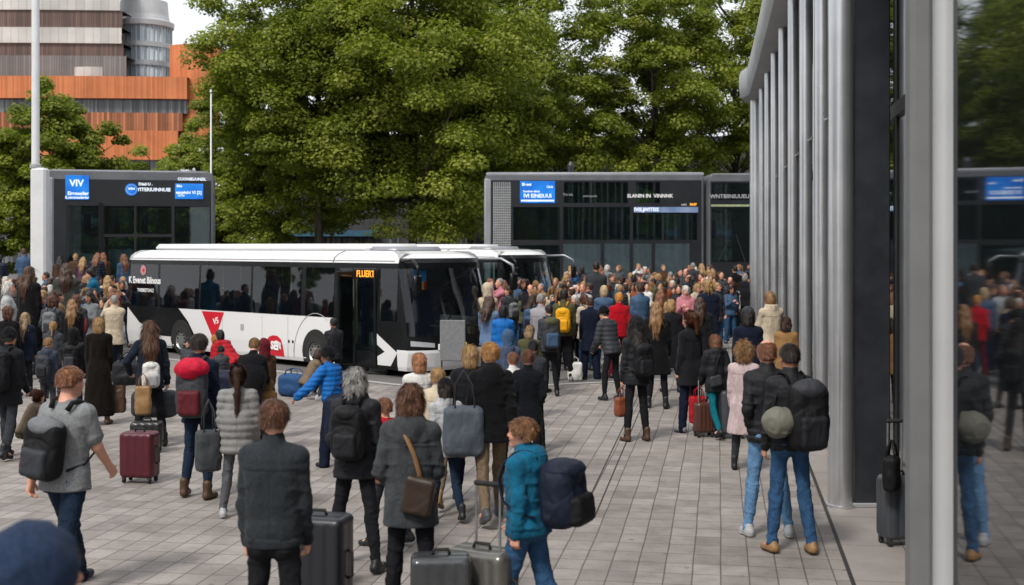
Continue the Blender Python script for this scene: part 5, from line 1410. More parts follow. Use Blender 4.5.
_meshcache = {}
def key_of(sp):
    hres = sp.get('h') or min(.021, max(.0085, 1.05 / sp['s'] / max(.6, sp['sc'])))
    return hres
def compute(job):
    kind, args = job
    return job, {'body': body_mesh, 'coat': coat_mesh, 'legs': trouser_mesh}[kind](*args)
def frame4(Rm, o):
    m = Matrix.Identity(4)
    for i in range(3):
        for j in range(3): m[i][j] = float(Rm[i, j])
        m[i][3] = float(o[i])
    return m
HAIRM, HATM, SHOEM = {}, {}, {}
def build_people():
    jobs = {}; sk = {}
    for i, sp in enumerate(SPECS):
        h = round(key_of(sp), 4); p = sp['pose']; pk = p if isinstance(p, str) else id(p)
        if pk not in sk: sk[pk] = skeleton(p)
        k = sk[pk]; sp['k'] = k; seed = sp.get('seed', i % 7)
        sp['jb'] = ('body', pk, sp['sex'], h, bool(sp['beard'])); jobs[sp['jb']] = ('body', (k, sp['sex'], h, seed, sp['beard']))
        tk = sp['top']; o = tk[2]
        sp['jc'] = ('coat', pk, sp['sex'], h, tk[0], tuple(sorted((a, b) for a, b in o.items() if a not in ('mat', 'bare', 'hoodcol'))), seed); jobs[sp['jc']] = ('coat', (k, sp['sex'], h, tk[0], seed, o))
        if sp['legs']: sp['jl'] = ('legs', pk, sp['sex'], h, sp['legs'][0], seed); jobs[sp['jl']] = ('legs', (k, sp['sex'], h, sp['legs'][0], seed))
    keys = list(jobs)
    with ThreadPoolExecutor(4) as ex:
        res = list(ex.map(lambda kk: {'body': body_mesh, 'coat': coat_mesh, 'legs': trouser_mesh}[jobs[kk][0]](*jobs[kk][1]), keys))
    ME = {}
    for kk, r in zip(keys, res):
        nm = {'body': 'person', 'coat': 'jacket', 'legs': 'trousers'}[kk[0]]
        ME[kk] = mesh_np(nm, r[0], r[1], [], r[2] if len(r) > 2 else None)
    hk = sorted({(sp['hair'][0], 1 if sp['s'] > 62 else 0) for sp in SPECS if sp['hair']})
    for kind, fine in hk:
        v, f, t = hair_mesh(kind, .008 if fine else .014, 1, 5000 if fine else 300); HAIRM[kind, fine] = mesh_np('hair', v, f, [M['hair']], t)
    for kind in {sp['hat'][0] for sp in SPECS if sp['hat']}: HATM[kind] = mesh_np('hat', *hat_mesh(kind)[:2], [M['wool']])
    HATM['hood'] = mesh_np('hood', *hat_mesh('hood')[:2], [M['wool']])
    for kind in ('sneaker', 'boot', 'oxford'): SHOEM[kind] = mesh_np('shoe', *shoe_mesh(kind)[:2], [M['leather']], shoe_mesh(kind)[2])
    for sp in SPECS:
        k = sp['k']; me = ME[sp['jb']]
        if not me.materials: me.materials.append(M['skin'])
        o = link('person', me, None, None, SK[sp['skin']]); sp['obj'] = o
        o.location = (sp['X'], sp['Y'], sp['z0']); o.rotation_euler = (0, 0, sp['rot']); o.scale = (sp['sc'] * sp['wide'], sp['sc'] * sp['wide'], sp['sc'])
        tag(o, sp['label'], 'person', sp['group'])
        sp['M'] = Matrix.Translation(o.location) @ Matrix.Rotation(sp['rot'], 4, 'Z') @ Matrix.Diagonal((sp['sc'] * sp['wide'], sp['sc'] * sp['wide'], sp['sc'], 1))
        c = ME[sp['jc']]
        mt = sp['top'][2].get('mat', {'puffer': 'nylon', 'short': 'nylon'}.get(sp['top'][0], 'wool'))
        nm = {'tee': 'tshirt', 'dress': 'dress', 'long': 'coat', 'mid': 'coat', 'hoodie': 'hoodie'}.get(sp['top'][0], 'jacket')
        if not c.materials: c.materials.append(M[mt])
        cc = sp['top'][1]; co = link(nm, c, o, None, CC[cc] if isinstance(cc, str) else cc)
        if sp['legs']:
            lm = ME[sp['jl']]
            if not lm.materials: lm.materials.append(M['denim'])
            lc = sp['legs'][1]; link('trousers', lm, o, None, CC[lc] if isinstance(lc, str) else lc)
        for s in (-1, 1):
            hip, kn, an, shn = k.leg[s]
            pitch = 0
            if an[1] < hip[1] and an[2] > .085: pitch = -min(R(38), math.asin(min(.9, (float(an[2]) - .075) / .19)))
            so = link('shoe', SHOEM[sp['shoes'][0]], o, None, CC.get(sp['shoes'][1], (.02, .02, .02, 1)))
            so.matrix_local = Matrix.Translation([float(q) for q in an]) @ Matrix.Rotation(-s * R(9), 4, 'Z') @ Matrix.Rotation(pitch, 4, 'X')
        fr = frame4(k.H, k.hc)
        if sp['hair']:
            ho = link('hair', HAIRM[sp['hair'][0], 1 if sp['s'] > 62 else 0], o, None, HC[sp['hair'][1]] if isinstance(sp['hair'][1], str) else sp['hair'][1]); ho.matrix_local = fr
        if sp['hat']:
            ho = link('hat', HATM[sp['hat'][0]], o, None, CC[sp['hat'][1]]); ho.matrix_local = fr
        if sp['hood']:
            ho = link('hood', HATM['hood'], co, None, CC[sp['hood']]); ho.matrix_local = fr

# ---- things people wear or hold
PACKS = {}
def backpack(sp, kind, cols, label, z=1.2, dx=0, mat='nylon', group=None, off=0.0, straps=True, tilt=0):
    """pack on the back of a person: body, pocket, flap colours"""
    if kind not in PACKS:
        d = pack_meshes(kind)
        for q in ('body', 'pocket', 'flap'): d[q] = mesh_np('backpack' if q == 'body' else q, *d[q], [M[mat]])
        PACKS[kind] = d
    d = PACKS[kind]; k = sp['k']
    o = k.tp(dx, -.135 - off, z)
    fr = sp['M'] @ frame4(k.T, o) @ Matrix.Rotation(R(tilt), 4, 'Y')
    b = link('backpack', d['body'], None, None, CC[cols[0]]); b.matrix_world = fr; tag(b, label, 'backpack', group)
    link('pocket', d['pocket'], b, None, CC[cols[1]]); link('flap', d['flap'], b, None, CC[cols[2]])
    if straps:
        for s in (-1, 1):
            m = MB(); pts = [(s * .07, .0, 1.44), (s * .085, .03, 1.50), (s * .098, .10, 1.512), (s * .105, .17, 1.485), (s * .11, .245, 1.41), (s * .13, .285, 1.28), (s * .165, .24, 1.12), (s * .175, .13, 1.04), (s * .13, -.0, 1.0)]
            m.tube([(x - dx, y + off - .0, zz - z) for x, y, zz in pts], [.02] * len(pts), 8, True, .4)
            m.build('strap', M[mat], b, smooth=True, color=CC[cols[0]])
    return b
def hand(sp, side):
    k = sp['k']; sh, el, wr, w, lat = k.arm[side]
    return sp['M'] @ Vector([float(q) for q in wr + w * .1])

def suitcase(X, Y, rz, w, h, d, col, label, handle=0, lean=0, shiny=.35, group=None, metal=0):
    mt = simple('suitcase_shell', col, shiny, metal, .15, 5, .08, 70)
    e = empty('suitcase', (X, Y, 0), rz, label, 'suitcase', group)
    F = Fld((-w * .62, -d * .7, 0), (w * .62, d * .7, h * 1.1), .012)
    F.rbox((0, 0, .06 + (h - .06) / 2), (w / 2, d / 2, (h - .06) / 2), .05)
    F.disp(lambda p: .006 * np.clip(np.sin(p[:, 0] / w * 2 * math.pi * 4.5), -.3, .8) * (abs(p[:, 1]) > d * .3) * (abs(p[:, 2] - .06 - (h - .06) / 2) < (h - .06) * .42))
    F.disp(lambda p: .007 * np.exp(-(p[:, 1] / .006) ** 2))
    v, f = F.mesh(); me = mesh_np('shell', v, f, [mt]); link('shell', me, e)
    m = MB(); zc = .06 + (h - .06) / 2
    m.tube([(-w * .14, 0, h - .005), (-w * .12, 0, h + .03), (w * .12, 0, h + .03), (w * .14, 0, h - .005)], .012, 8); m.build('carry_handle', M['tyre'], e, smooth=True); m = MB(); m.tube([(w / 2 - .005, 0, zc - .1), (w / 2 + .03, 0, zc - .08), (w / 2 + .03, 0, zc + .08), (w / 2 - .005, 0, zc + .1)], .011, 8)
    m.build('side_handle', M['tyre'], e, smooth=True)
    if handle:
        m = MB()
        for s in (-1, 1): m.tube([(s * w * .2, d * .3, h - .02), (s * w * .2, d * .3, h + handle)], .009, 8)
        m.build('telescopic_rod', M['rim'], e)
        m = MB(); m.rbox((-w * .24, d * .3 - .016, h + handle), (w * .24, d * .3 + .016, h + handle + .035), .012); m.build('grip', M['tyre'], e)
    for sx in (-1, 1):
        for sy in (-1, 1):
            we = MB(); we.lathe([(.02, -.014), (.03, -.012), (.03, .012), (.02, .014)], 16, Matrix.Translation((sx * w * .38, sy * d * .32, .031)) @ Matrix.Rotation(R(90), 4, 'Y')); wo = we.build('wheel', M['tyre'], e, auto=40)
            we = MB(); we.rbox((sx * w * .38 - .022, sy * d * .32 - .02, .045), (sx * w * .38 + .022, sy * d * .32 + .02, .075), .006); we.build('wheel_fork', M['dark_metal'], wo)
    return e
def softbag(name, loc, rz, half, col, label, cat='bag', mat='nylon', strap=None, seed=0, lean=0, straps_col=None, group=None):
    """soft slouching bag with carry straps; loc is the middle of its base"""
    F = Fld((-half[0] * 1.5, -half[1] * 1.6, -half[2] * 1.5), (half[0] * 1.5, half[1] * 1.6, half[2] * 1.5), max(.008, min(half) / 8))
    F.rbox((0, 0, 0), half, min(half) * .6); F.ell((0, 0, -half[2] * .3), (half[0] * 1.05, half[1] * 1.15, half[2] * .7), None, .03)
    F.disp(fold_noise(.010 * min(1, half[0] / .15), (9, 9, 7), seed))
    v, f = F.mesh(); me = mesh_np(name, v, f, [M[mat]])
    b = link(name, me, None, None, CC[col]); b.location = (loc[0], loc[1], loc[2] + half[2] * .98); b.rotation_euler = (R(lean), 0, rz); tag(b, label, cat, group)
    L = strap if strap else half[2] * .9
    for s in (-1, 1):
        m = MB(); m.tube([(-half[0] * .5, s * half[1] * .75, half[2] * .7), (-half[0] * .42, s * half[1] * .4, half[2] + L * .6), (0, s * half[1] * .15, half[2] + L), (half[0] * .42, s * half[1] * .4, half[2] + L * .6), (half[0] * .5, s * half[1] * .75, half[2] * .7)], .012, 6, True, .5)
        m.build('strap', M[mat], b, smooth=True, color=CC[straps_col or col])
    return b
def crossbag(sp, col, label, side=1, pouch=(.115, .045, .135), strapcol='strapbrown'):
    """bag on a strap slung across the back of a person"""
    k = sp['k']; F = Fld((-.2, -.12, -.2), (.2, .12, .2), .01); F.rbox((0, 0, 0), pouch, .035); F.disp(fold_noise(.006, (9, 9, 9), 4)); v, f = F.mesh()
    o = k.tp(side * .10, -.20, .98); fr = sp['M'] @ frame4(k.T, o)
    b = link('shoulder_bag', mesh_np('shoulder_bag', v, f, [M['leather']]), None, None, CC[col]); b.matrix_world = fr @ Matrix.Rotation(R(side * 12), 4, 'Y'); tag(b, label, 'bag')
    m = MB(); pts = [k.tp(side * .12, -.19, 1.06), k.tp(side * .10, -.185, 1.15), k.tp(side * .06, -.19, 1.28), k.tp(side * .0, -.175, 1.39), k.tp(-side * .05, -.12, 1.475), k.tp(-side * .07, -.03, 1.515), k.tp(-side * .05, .08, 1.46), k.tp(side * .0, .16, 1.36)]
    inv = b.matrix_world.inverted() @ sp['M']
    m.tube([inv @ Vector([float(x) for x in q]) for q in pts], .02, 8, True, .35); m.build('strap', M['leather'], b, smooth=True, color=CC[strapcol])
    return b
def flap_of(sp): pass
# ================================================================== THE PEOPLE THE PHOTO SHOWS LARGE
h = {}
# --- right foreground
h['teal'] = P(527, 640, 418, 62, 'woman in teal fleece and jeans turned left with a bulky navy backpack', ('short', lin('#75502f')), ('short', 'teal', {'mat': 'wool', 'collar': 'hood'}), ('straight', 'denim'), ('sneaker', 'grey'), 'stroll', 'f', 'r', wide=1.08)
h['couple_a'] = P(790, 552, 345, 12, 'man in navy jacket and blue jeans with a large black backpack near the columns', ('crop', 'dark'), ('short', 'black', {'hem': .86}), ('slim', 'denim'), ('oxford', 'camel'), 'carry', 'm', 'm')
h['couple_b'] = P(767, 536, 341, 6, 'man with close-cropped ginger hair in black jacket and pale jeans near the columns', ('fringe_ring', 'ginger'), ('short', 'black', {'mat': 'nylon'}), ('slim', 'ltdenim'), ('sneaker', 'ltgrey'), 'pockets', 'm', 'r')
h['curly'] = P(744, 470, 345, -20, 'woman with curly sandy hair in pale pink coat half hidden behind the cropped ginger man', ('curly', 'sand'), ('long', lin('#b5a3a3'), {'hem': .5}), ('slim', 'charcoal'), ('boot', 'black'), 'stand', 'f')
h['greycap'] = P(748, 430, 309, 5, 'woman in dark grey knit cap with brown hair and navy coat near the columns', ('bob', 'dark'), ('mid', 'navy'), ('slim', 'navy'), ('boot', 'black'), 'stand', 'f', hat=('beanie', 'dkgrey'))
h['shawl'] = P(771, 400, 292, 20, 'woman with fringe and brown bob in cream shawl next to the silver columns', ('bob', 'sand'), ('mid', 'cream', {'collar': 'scarf'}), ('slim', 'brown'), ('boot', 'brown'), 'phone', 'f')
h['shawl2'] = P(786, 412, 318, -10, 'stocky person in brown tweed coat leaning toward the silver columns', ('wavybob', 'brown'), ('mid', 'camel', {'fat': .03}), ('straight', 'black'), ('boot', 'black'), 'stand', 'f')
h['tealtr'] = P(716, 437, 333, 18, 'woman in hooded black jacket and bright teal trousers in the right-hand queue', ('bob', 'ginger'), ('puffer', 'black', {'collar': 'hood', 'quilt': .2, 'hem': .78}), ('slim', 'tealtr'), ('oxford', 'black'), 'walk2', 'f', 'r')
h['tallblack'] = P(690, 432, 313, 38, 'woman in long black coat with auburn hair, to the left of the teal trousers', ('ponytail', 'auburn'), ('long', 'black', {'hem': .68}), ('straight', 'navy'), ('oxford', 'grey'), 'stand', 'f')
h['blackcoat'] = P(636, 441, 319, 25, 'woman in quilted black coat with hood up and a black backpack, alone on the paving', ('long', 'dark'), ('mid', 'black', {'mat': 'nylon', 'hem': .8}), ('slim', 'black'), ('boot', 'brown'), 'stand', 'f', hood='black')
h['tanlong'] = P(657, 408, 303, -12, 'woman with long blonde-brown hair in a long black coat behind the quilted black coat', ('wavy', 'sand'), ('long', 'jet', {'hem': .55}), ('slim', 'black'), ('boot', 'black'), 'stand', 'f')
h['puffleft'] = P(612, 400, 306, 40, 'person in bulky charcoal puffer with dark cap, left of the quilted black coat', ('short', 'black'), ('puffer', 'charcoal'), ('slim', 'black'), ('sneaker', 'black'), 'stoop', 'm', hat=('beanie', 'jet'))
h['redjumper'] = P(619, 378, 293, 10, 'man with yellow-blond hair in bright red jacket in the middle of the crowd', ('short', lin('#c98a3a')), ('short', 'red', {'fat': .02, 'mat': 'wool'}), ('straight', 'maroon'), ('sneaker', 'black'), 'pockets', 'm', 'r')
h['yellowpack'] = P(564, 381, 290, -8, 'person in grey-green coat with a bright yellow backpack', ('short', 'black'), ('mid', 'olive', {'hem': .86}), ('straight', 'jet'), ('sneaker', 'grey'), 'stand', 'm', 'd')
h['navycoat'] = P(590, 379, 298, 12, 'man in long navy coat standing right of the yellow backpack', ('short', 'brown'), ('long', 'navy', {'hem': .6}), ('wide', 'navy'), ('sneaker', 'ltgrey'), 'stand', 'm')
h['whitegrey'] = P(541, 392, 294, -35, 'grey-haired man in pale patterned jacket left of the yellow backpack', ('crop', 'grey'), ('short', lin('#8f8b90'), {}), ('straight', 'black'), ('sneaker', 'black'), 'carry', 'm', 'r')
h['camopack'] = P(549, 396, 305, 10, 'person in black with a dark camouflage backpack just left of the yellow backpack', ('crop', 'dark'), ('short', 'charcoal'), ('slim', 'black'), ('sneaker', 'black'), 'stand', 'm')
# --- centre foreground
h['greyjacket'] = P(274, 690, 402, -4, 'young man in charcoal zip jacket seen from behind, nearest in the left half', ('short', lin('#5a3620')), ('short', lin('#2c3034'), {'mat': 'wool', 'hem': .87, 'fold': .8}), ('slim', 'black'), ('sneaker', 'black'), 'stand', 'm', 'r')
h['hoodcoat'] = P(411, 628, 385, -8, 'woman in dark grey hooded coat with brown-strapped shoulder bag', ('wavybob', lin('#5a3824')), ('mid', lin('#3b3e41'), {'collar': 'hood', 'hem': .74}), ('slim', 'black'), ('boot', 'black'), 'front', 'f', 'r')
h['greyhair'] = P(356, 568, 367, -12, 'grey-haired woman in black jacket and black trousers with a slim black backpack', ('wavybob', 'grey'), ('mid', 'black', {'mat': 'nylon', 'hem': .80, 'collar': 'scarf'}), ('slim', 'black'), ('sneaker', 'black'), 'wide', 'f', 'l')
h['beanie'] = P(446, 520, 380, 22, 'short person in black beanie and pale grey jacket carrying a big grey bag', ('bob', 'dark'), ('mid', 'ltgrey', {'hem': .8, 'collar': 'scarf'}), ('slim', 'dkdenim'), ('boot', 'black'), 'stroll', 'f', hat=('beanie', 'jet'))
h['redkid'] = P(386, 545, 398, 60, 'child in red padded jacket walking beside the grey-haired woman', ('short', 'ginger'), ('puffer', 'red'), ('slim', 'charcoal'), ('sneaker', 'black'), 'stroll', 'm', 'r')
h['scarfblond'] = P(437, 506, 365, -10, 'blond person in cream coat directly behind the black beanie', ('short', 'blond'), ('short', 'cream'), ('slim', 'khaki'), ('boot', 'tan'), 'walk', 'm')
h['whitecoat'] = P(419, 488, 354, 20, 'fair-haired woman in white coat left of the blond man in black', ('bob', lin('#b07a55')), ('mid', 'white'), ('slim', 'ltgrey'), ('sneaker', 'ltgrey'), 'carry', 'f')
h['khaki'] = P(491, 521, 340, 12, 'blond man in black hooded coat and khaki trousers mid stride', ('short', lin('#a5763f')), ('mid', 'jet', {'collar': 'hood', 'hem': .79}), ('slim', 'khaki'), ('sneaker', 'dkgrey'), 'walk2', 'm', 'r')
h['blondnext'] = P(470, 500, 346, 8, 'blonde woman in black with blue bag, close to the left shoulder of the khaki-trousered man', ('bob', 'blond'), ('mid', 'black'), ('slim', 'navy'), ('boot', 'black'), 'stand', 'f')
h['suit'] = P(528, 476, 351, 4, 'man in dark navy suit jacket with brown hair, right of the khaki-trousered man', ('short', lin('#5d3520')), ('blazer', lin('#14161b')), ('slim', 'jet'), ('oxford', 'black'), 'pockets', 'm', 'r')
h['gingerkid'] = P(513, 466, 353, 14, 'ginger person peeking past the left side of the navy suit', ('crop', 'ginger'), ('short', 'white'), ('slim', 'black'), ('sneaker', 'black'), 'stand', 'm', 'r')
h['darkbehind'] = P(533, 452, 341, 6, 'dark-haired man in white collar just behind the navy suit', ('crop', 'black'), ('blazer', 'charcoal'), ('slim', 'black'), ('oxford', 'black'), 'stand', 'm', 'm')
h['bluehood'] = P(508, 432, 332, 5, 'person in blue-grey hooded top with hood up, before the blue jacket', ('short', 'dark'), ('hoodie', lin('#454f66')), ('slim', 'dkdenim'), ('sneaker', 'black'), 'stand', 'f', hood='steel')
h['camocoat'] = P(529, 418, 326, -14, 'blonde woman in brown mottled coat between blue-grey hood and yellow backpack', ('bob', 'ash'), ('mid', 'olive'), ('slim', 'black'), ('boot', 'black'), 'phone', 'f')
h['brightback'] = P(503, 398, 306, 6, 'person in bright blue jacket facing the front of the white bus', ('bob', 'black'), ('short', 'brightblue', {'mat': 'nylon'}), ('slim', 'dkdenim'), ('sneaker', 'black'), 'stand', 'f')
h['ltbluejkt'] = P(489, 392, 297, -26, 'person in pale blue denim jacket beside the bright blue jacket', ('wavy', 'brown'), ('short', lin('#5a7090')), ('slim', 'black'), ('boot', 'black'), 'phone', 'f')
h['whitehood'] = P(487, 372, 285, 18, 'tall person in cream hooded coat with the hood up beside the white bus front', ('long', 'brown'), ('long', 'cream'), ('slim', 'tan'), ('boot', 'brown'), 'stand', 'f', hood='cream')
# --- bus side
h['driver'] = P(334, 398, 318, 30, 'man in charcoal jumper stepping to the open bus door', ('short', 'black'), ('short', lin('#1b1c21')), ('slim', 'black'), ('oxford', 'black'), 'stroll', 'm', 'm', z0=.0)
h['bluepuff'] = P(333, 466, 348, 55, 'person in bright blue padded jacket and dark skirt reaching out an arm', ('short', 'black'), ('puffer', 'brightblue', {'quilt': .07, 'hem': .95}), ('wide', 'navy'), ('boot', 'black'), 'reach', 'f', 't', hat=('beanie', 'jet'))
h['crouch'] = P(306, 400, 362, -60, 'child in brown camouflage jacket crouching on the paving next to a blue bag', ('wavybob', 'brown'), ('short', 'khaki'), ('slim', 'charcoal'), ('sneaker', 'ltgrey'), 'crouch', 'f', 'r', hgt=1.35)
h['redbend'] = P(234, 404, 344, 65, 'person in red jacket bending over in front of the white bus', ('bob', 'black'), ('puffer', 'red'), ('slim', 'black'), ('boot', 'black'), 'bend', 'f', hgt=1.38)
h['yellowred'] = P(215, 398, 340, -80, 'child in orange-red top facing left beside the bending red jacket', ('bob', lin('#b5701f')), ('short', 'red'), ('slim', 'charcoal'), ('sneaker', 'red'), 'stand', 'f', hgt=1.1)
h['darkkid'] = P(221, 412, 350, 8, 'child in dark slate jacket in front of the bending red jacket', ('short', 'black'), ('short', 'charcoal'), ('slim', 'black'), ('sneaker', 'black'), 'stand', 'm', hgt=1.05)
h['blackbend'] = P(250, 455, 337, -6, 'sandy-haired man in loose black coat behind the pale puffer jacket', ('crop', 'sand'), ('mid', 'jet', {'fat': .05, 'hem': .72}), ('slim', 'black'), ('boot', 'black'), 'stoop', 'm', 'r')
h['furkid'] = P(268, 452, 381, 12, 'small child with curly sandy hair and fur-trimmed coat beside the loose black coat', ('curly', 'sand'), ('mid', 'camel', {'collar': 'scarf'}), ('slim', 'brown'), ('boot', 'brown'), 'stand', 'f')
h['maroonside'] = P(264, 440, 341, 30, 'person with maroon hood and brown fur coat standing behind the loose black coat', ('bob', 'auburn'), ('mid', 'brown'), ('slim', 'black'), ('boot', 'black'), 'stand', 'f', hood='maroon')
# --- left foreground
h['tshirt'] = P(66, 592, 362, -20, 'man with short ginger hair in grey t-shirt carrying a black and red backpack', ('crop', lin('#855638')), ('tee', lin('#7c7e80')), ('straight', 'dkdenim'), ('sneaker', 'dkgrey'), 'walk', 'm', 'r', wide=1.05)
h['redpack'] = P(199, 498, 335, -10, 'man in navy jacket and dark jeans with a red and black backpack', ('short', 'dark'), ('short', 'navy', {'hem': .80, 'mat': 'wool'}), ('slim', 'dkdenim'), ('boot', 'brown'), 'relax', 'm', 'm')
h['puffgrey'] = P(238, 518, 368, 2, 'woman with very long dark ponytail in pale grey padded jacket', ('longtail', 'brown'), ('puffer', lin('#7d7c7b'), {'fat': .05, 'hem': .74}), ('slim', lin('#54565a')), ('sneaker', 'ltgrey'), 'relax', 'f')
h['brownlong'] = P(150, 446, 321, 20, 'woman with long straight brown hair in a black coat with many bags', ('long', lin('#5a3a26')), ('mid', lin('#1b222d'), {'hem': .8}), ('slim', 'black'), ('boot', 'black'), 'hips', 'f')
h['longdress'] = P(99, 424, 318, 4, 'blonde woman in ankle-length black coat holding a brown bag', ('bob', 'blond'), ('dress', lin('#15110f'), {'hem': .13, 'collar': 'stand'}), None, ('boot', 'brown'), 'stand', 'f')
h['bald'] = P(48, 424, 338, -6, 'man with cropped fair hair in slate jacket behind the grey t-shirt', ('crop', lin('#9a7348')), ('short', lin('#2e3542'), {'collar': 'hood'}), ('slim', 'charcoal'), ('sneaker', 'black'), 'stand', 'm', 'r')
h['farleft'] = P(8, 458, 329, -14, 'person in black coat and knit cap with a dark backpack at the left edge', ('short', 'black'), ('mid', 'black', {'fat': .04}), ('straight', 'charcoal'), ('boot', 'black'), 'stroll', 'm', 'm', hat=('beanie', 'jet'))
h['sitkid'] = P(24, 452, 404, -40, 'small child with brown bun crouching by the black coat at the left edge', ('bun', 'auburn'), ('short', 'khaki'), ('slim', 'olive'), ('sneaker', 'red'), 'crouch', 'f', hgt=1.2)
h['packblk'] = P(74, 416, 330, 0, 'person in dark cap with a black ridged backpack left of the ankle-length coat', ('short', 'brown'), ('short', 'jet'), ('slim', 'black'), ('boot', 'black'), 'stand', 'm', hood='jet')
h['facegirl'] = P(189, 412, 338, 165, 'girl with black hair facing the camera beside the red and black backpack', ('bob', 'black'), ('short', 'charcoal'), ('slim', 'dkdenim'), ('sneaker', 'black'), 'stand', 'f', 'l')
h['bluecap'] = P(12, 0, 0, -38, 'person in dark blue hooded coat at the bottom left, closest to the camera', ('short', 'dark'), ('mid', lin('#26334a'), {'fat': .03}), ('slim', 'navy'), ('boot', 'black'), 'stand', 'm', hood='hoodblue', X=atY(32, 3.6), Y=3.6, hgt=1.80, wide=1.12)
h['tealwoman'] = P(93, 356, 268, 100, 'person in teal jacket facing right in the left-hand crowd', ('bun', 'dark'), ('mid', 'teal'), ('slim', 'navy'), ('boot', 'black'), 'phone', 'f', 'l')
h['redtop'] = P(113, 366, 285, 150, 'woman in deep red coat at the back corner of the white bus', ('short', 'dark'), ('long', 'maroon'), ('slim', 'black'), ('boot', 'black'), 'carry', 'f')
h['olivewoman'] = P(66, 362, 264, 14, 'woman with brown hair and grey-green shawl in the left-hand crowd', ('wavy', 'brown'), ('mid', lin('#3a3d38'), {'collar': 'scarf', 'fat': .03}), ('slim', 'black'), ('boot', 'black'), 'stand', 'f')
h['brownlong2'] = P(29, 374, 267, -20, 'woman with long loose brown hair and black coat left of the white pole', ('long', lin('#4b3020')), ('long', 'jet'), ('slim', 'black'), ('boot', 'black'), 'stand', 'f')
h['whiteelder'] = P(8, 382, 282, -70, 'white-haired person in pale jacket at the left edge', ('wavybob', 'white'), ('short', 'ltgrey'), ('straight', 'grey'), ('sneaker', 'black'), 'stand', 'f', 'r')
h['blond2'] = P(53, 398, 322, 10, 'blonde person with tied hair in grey scarf above the cropped fair head', ('ponytail', 'blond'), ('mid', 'dkgrey', {'collar': 'scarf'}), ('slim', 'black'), ('boot', 'black'), 'stand', 'f')
h['blond3'] = P(25, 396, 313, -8, 'woman with long dark-blond hair and navy coat in the left-hand crowd', ('long', 'ash'), ('mid', 'navy'), ('slim', 'black'), ('boot', 'black'), 'stand', 'f')
h['blackblond'] = P(72, 384, 300, 12, 'woman with sandy hair and jet-black hooded coat in the left-hand crowd', ('wavy', 'sand'), ('mid', 'jet', {'collar': 'hood'}), ('slim', 'black'), ('boot', 'black'), 'stand', 'f')
h['redhead'] = P(8, 398, 308, 0, 'person with thick auburn hair and black coat at the left edge', ('curly', 'auburn'), ('mid', 'jet'), ('slim', 'black'), ('boot', 'black'), 'stand', 'f')
h['bigblack1'] = P(735, 327, 266, 8, 'big man in black coat, left of a pair standing on open paving', ('crop', 'black'), ('mid', 'jet', {'fat': .05}), ('wide', 'jet'), ('boot', 'black'), 'stand', 'm')
h['bigblack2'] = P(745, 330, 274, -14, 'grey-haired person in black coat, right of a pair standing on open paving', ('wavybob', 'grey'), ('mid', 'black', {'fat': .05}), ('straight', 'jet'), ('boot', 'black'), 'stand', 'f')
h['blondcurl'] = P(708, 372, 281, 4, 'woman with big blond curls at the back of the right-hand queue', ('curly', 'blond'), ('mid', 'navy'), ('slim', 'navy'), ('boot', 'black'), 'stand', 'f')
h['q1'] = P(700, 398, 298, -16, 'woman with brown hair and black coat behind the hooded black jacket', ('wavy', 'brown'), ('mid', 'black'), ('slim', 'black'), ('boot', 'black'), 'stand', 'f')
h['q2'] = P(671, 392, 300, 10, 'woman with blond hair and long black coat in the right-hand queue', ('wavybob', 'blond'), ('long', 'black'), ('slim', 'black'), ('boot', 'black'), 'stand', 'f')
h['q3'] = P(661, 372, 290, -30, 'woman with ginger hair and tan coat behind the long blonde-brown hair', ('wavy', 'ginger'), ('mid', 'tan'), ('slim', 'black'), ('boot', 'black'), 'stand', 'f')
h['q4'] = P(686, 362, 286, 170, 'woman with white hair and pink scarf facing the camera in the right-hand queue', ('wavybob', 'white'), ('short', 'pink', {'collar': 'scarf'}), ('slim', 'dkdenim'), ('sneaker', 'black'), 'phone', 'f', 'r')
h['q5'] = P(640, 366, 284, 14, 'man with brown hair and steel-blue jacket behind the bright red jacket', ('short', 'brown'), ('short', 'steel'), ('slim', 'dkdenim'), ('sneaker', 'black'), 'stand', 'm')
h['q6'] = P(604, 368, 286, -6, 'person with light hair and denim jacket left of the bright red jacket', ('bob', 'light'), ('short', 'steel'), ('straight', 'denim'), ('sneaker', 'ltgrey'), 'stand', 'f')
h['q7'] = P(583, 362, 283, 160, 'blond man in pale grey jacket facing the camera above the navy coat', ('short', 'blond'), ('short', 'ltgrey'), ('slim', 'black'), ('sneaker', 'black'), 'stand', 'm', 'r')
h['q8'] = P(596, 348, 262, 0, 'tall man in black coat standing out above the middle of the crowd', ('crop', 'dark'), ('mid', 'charcoal'), ('slim', 'black'), ('boot', 'black'), 'stand', 'm', 'm')

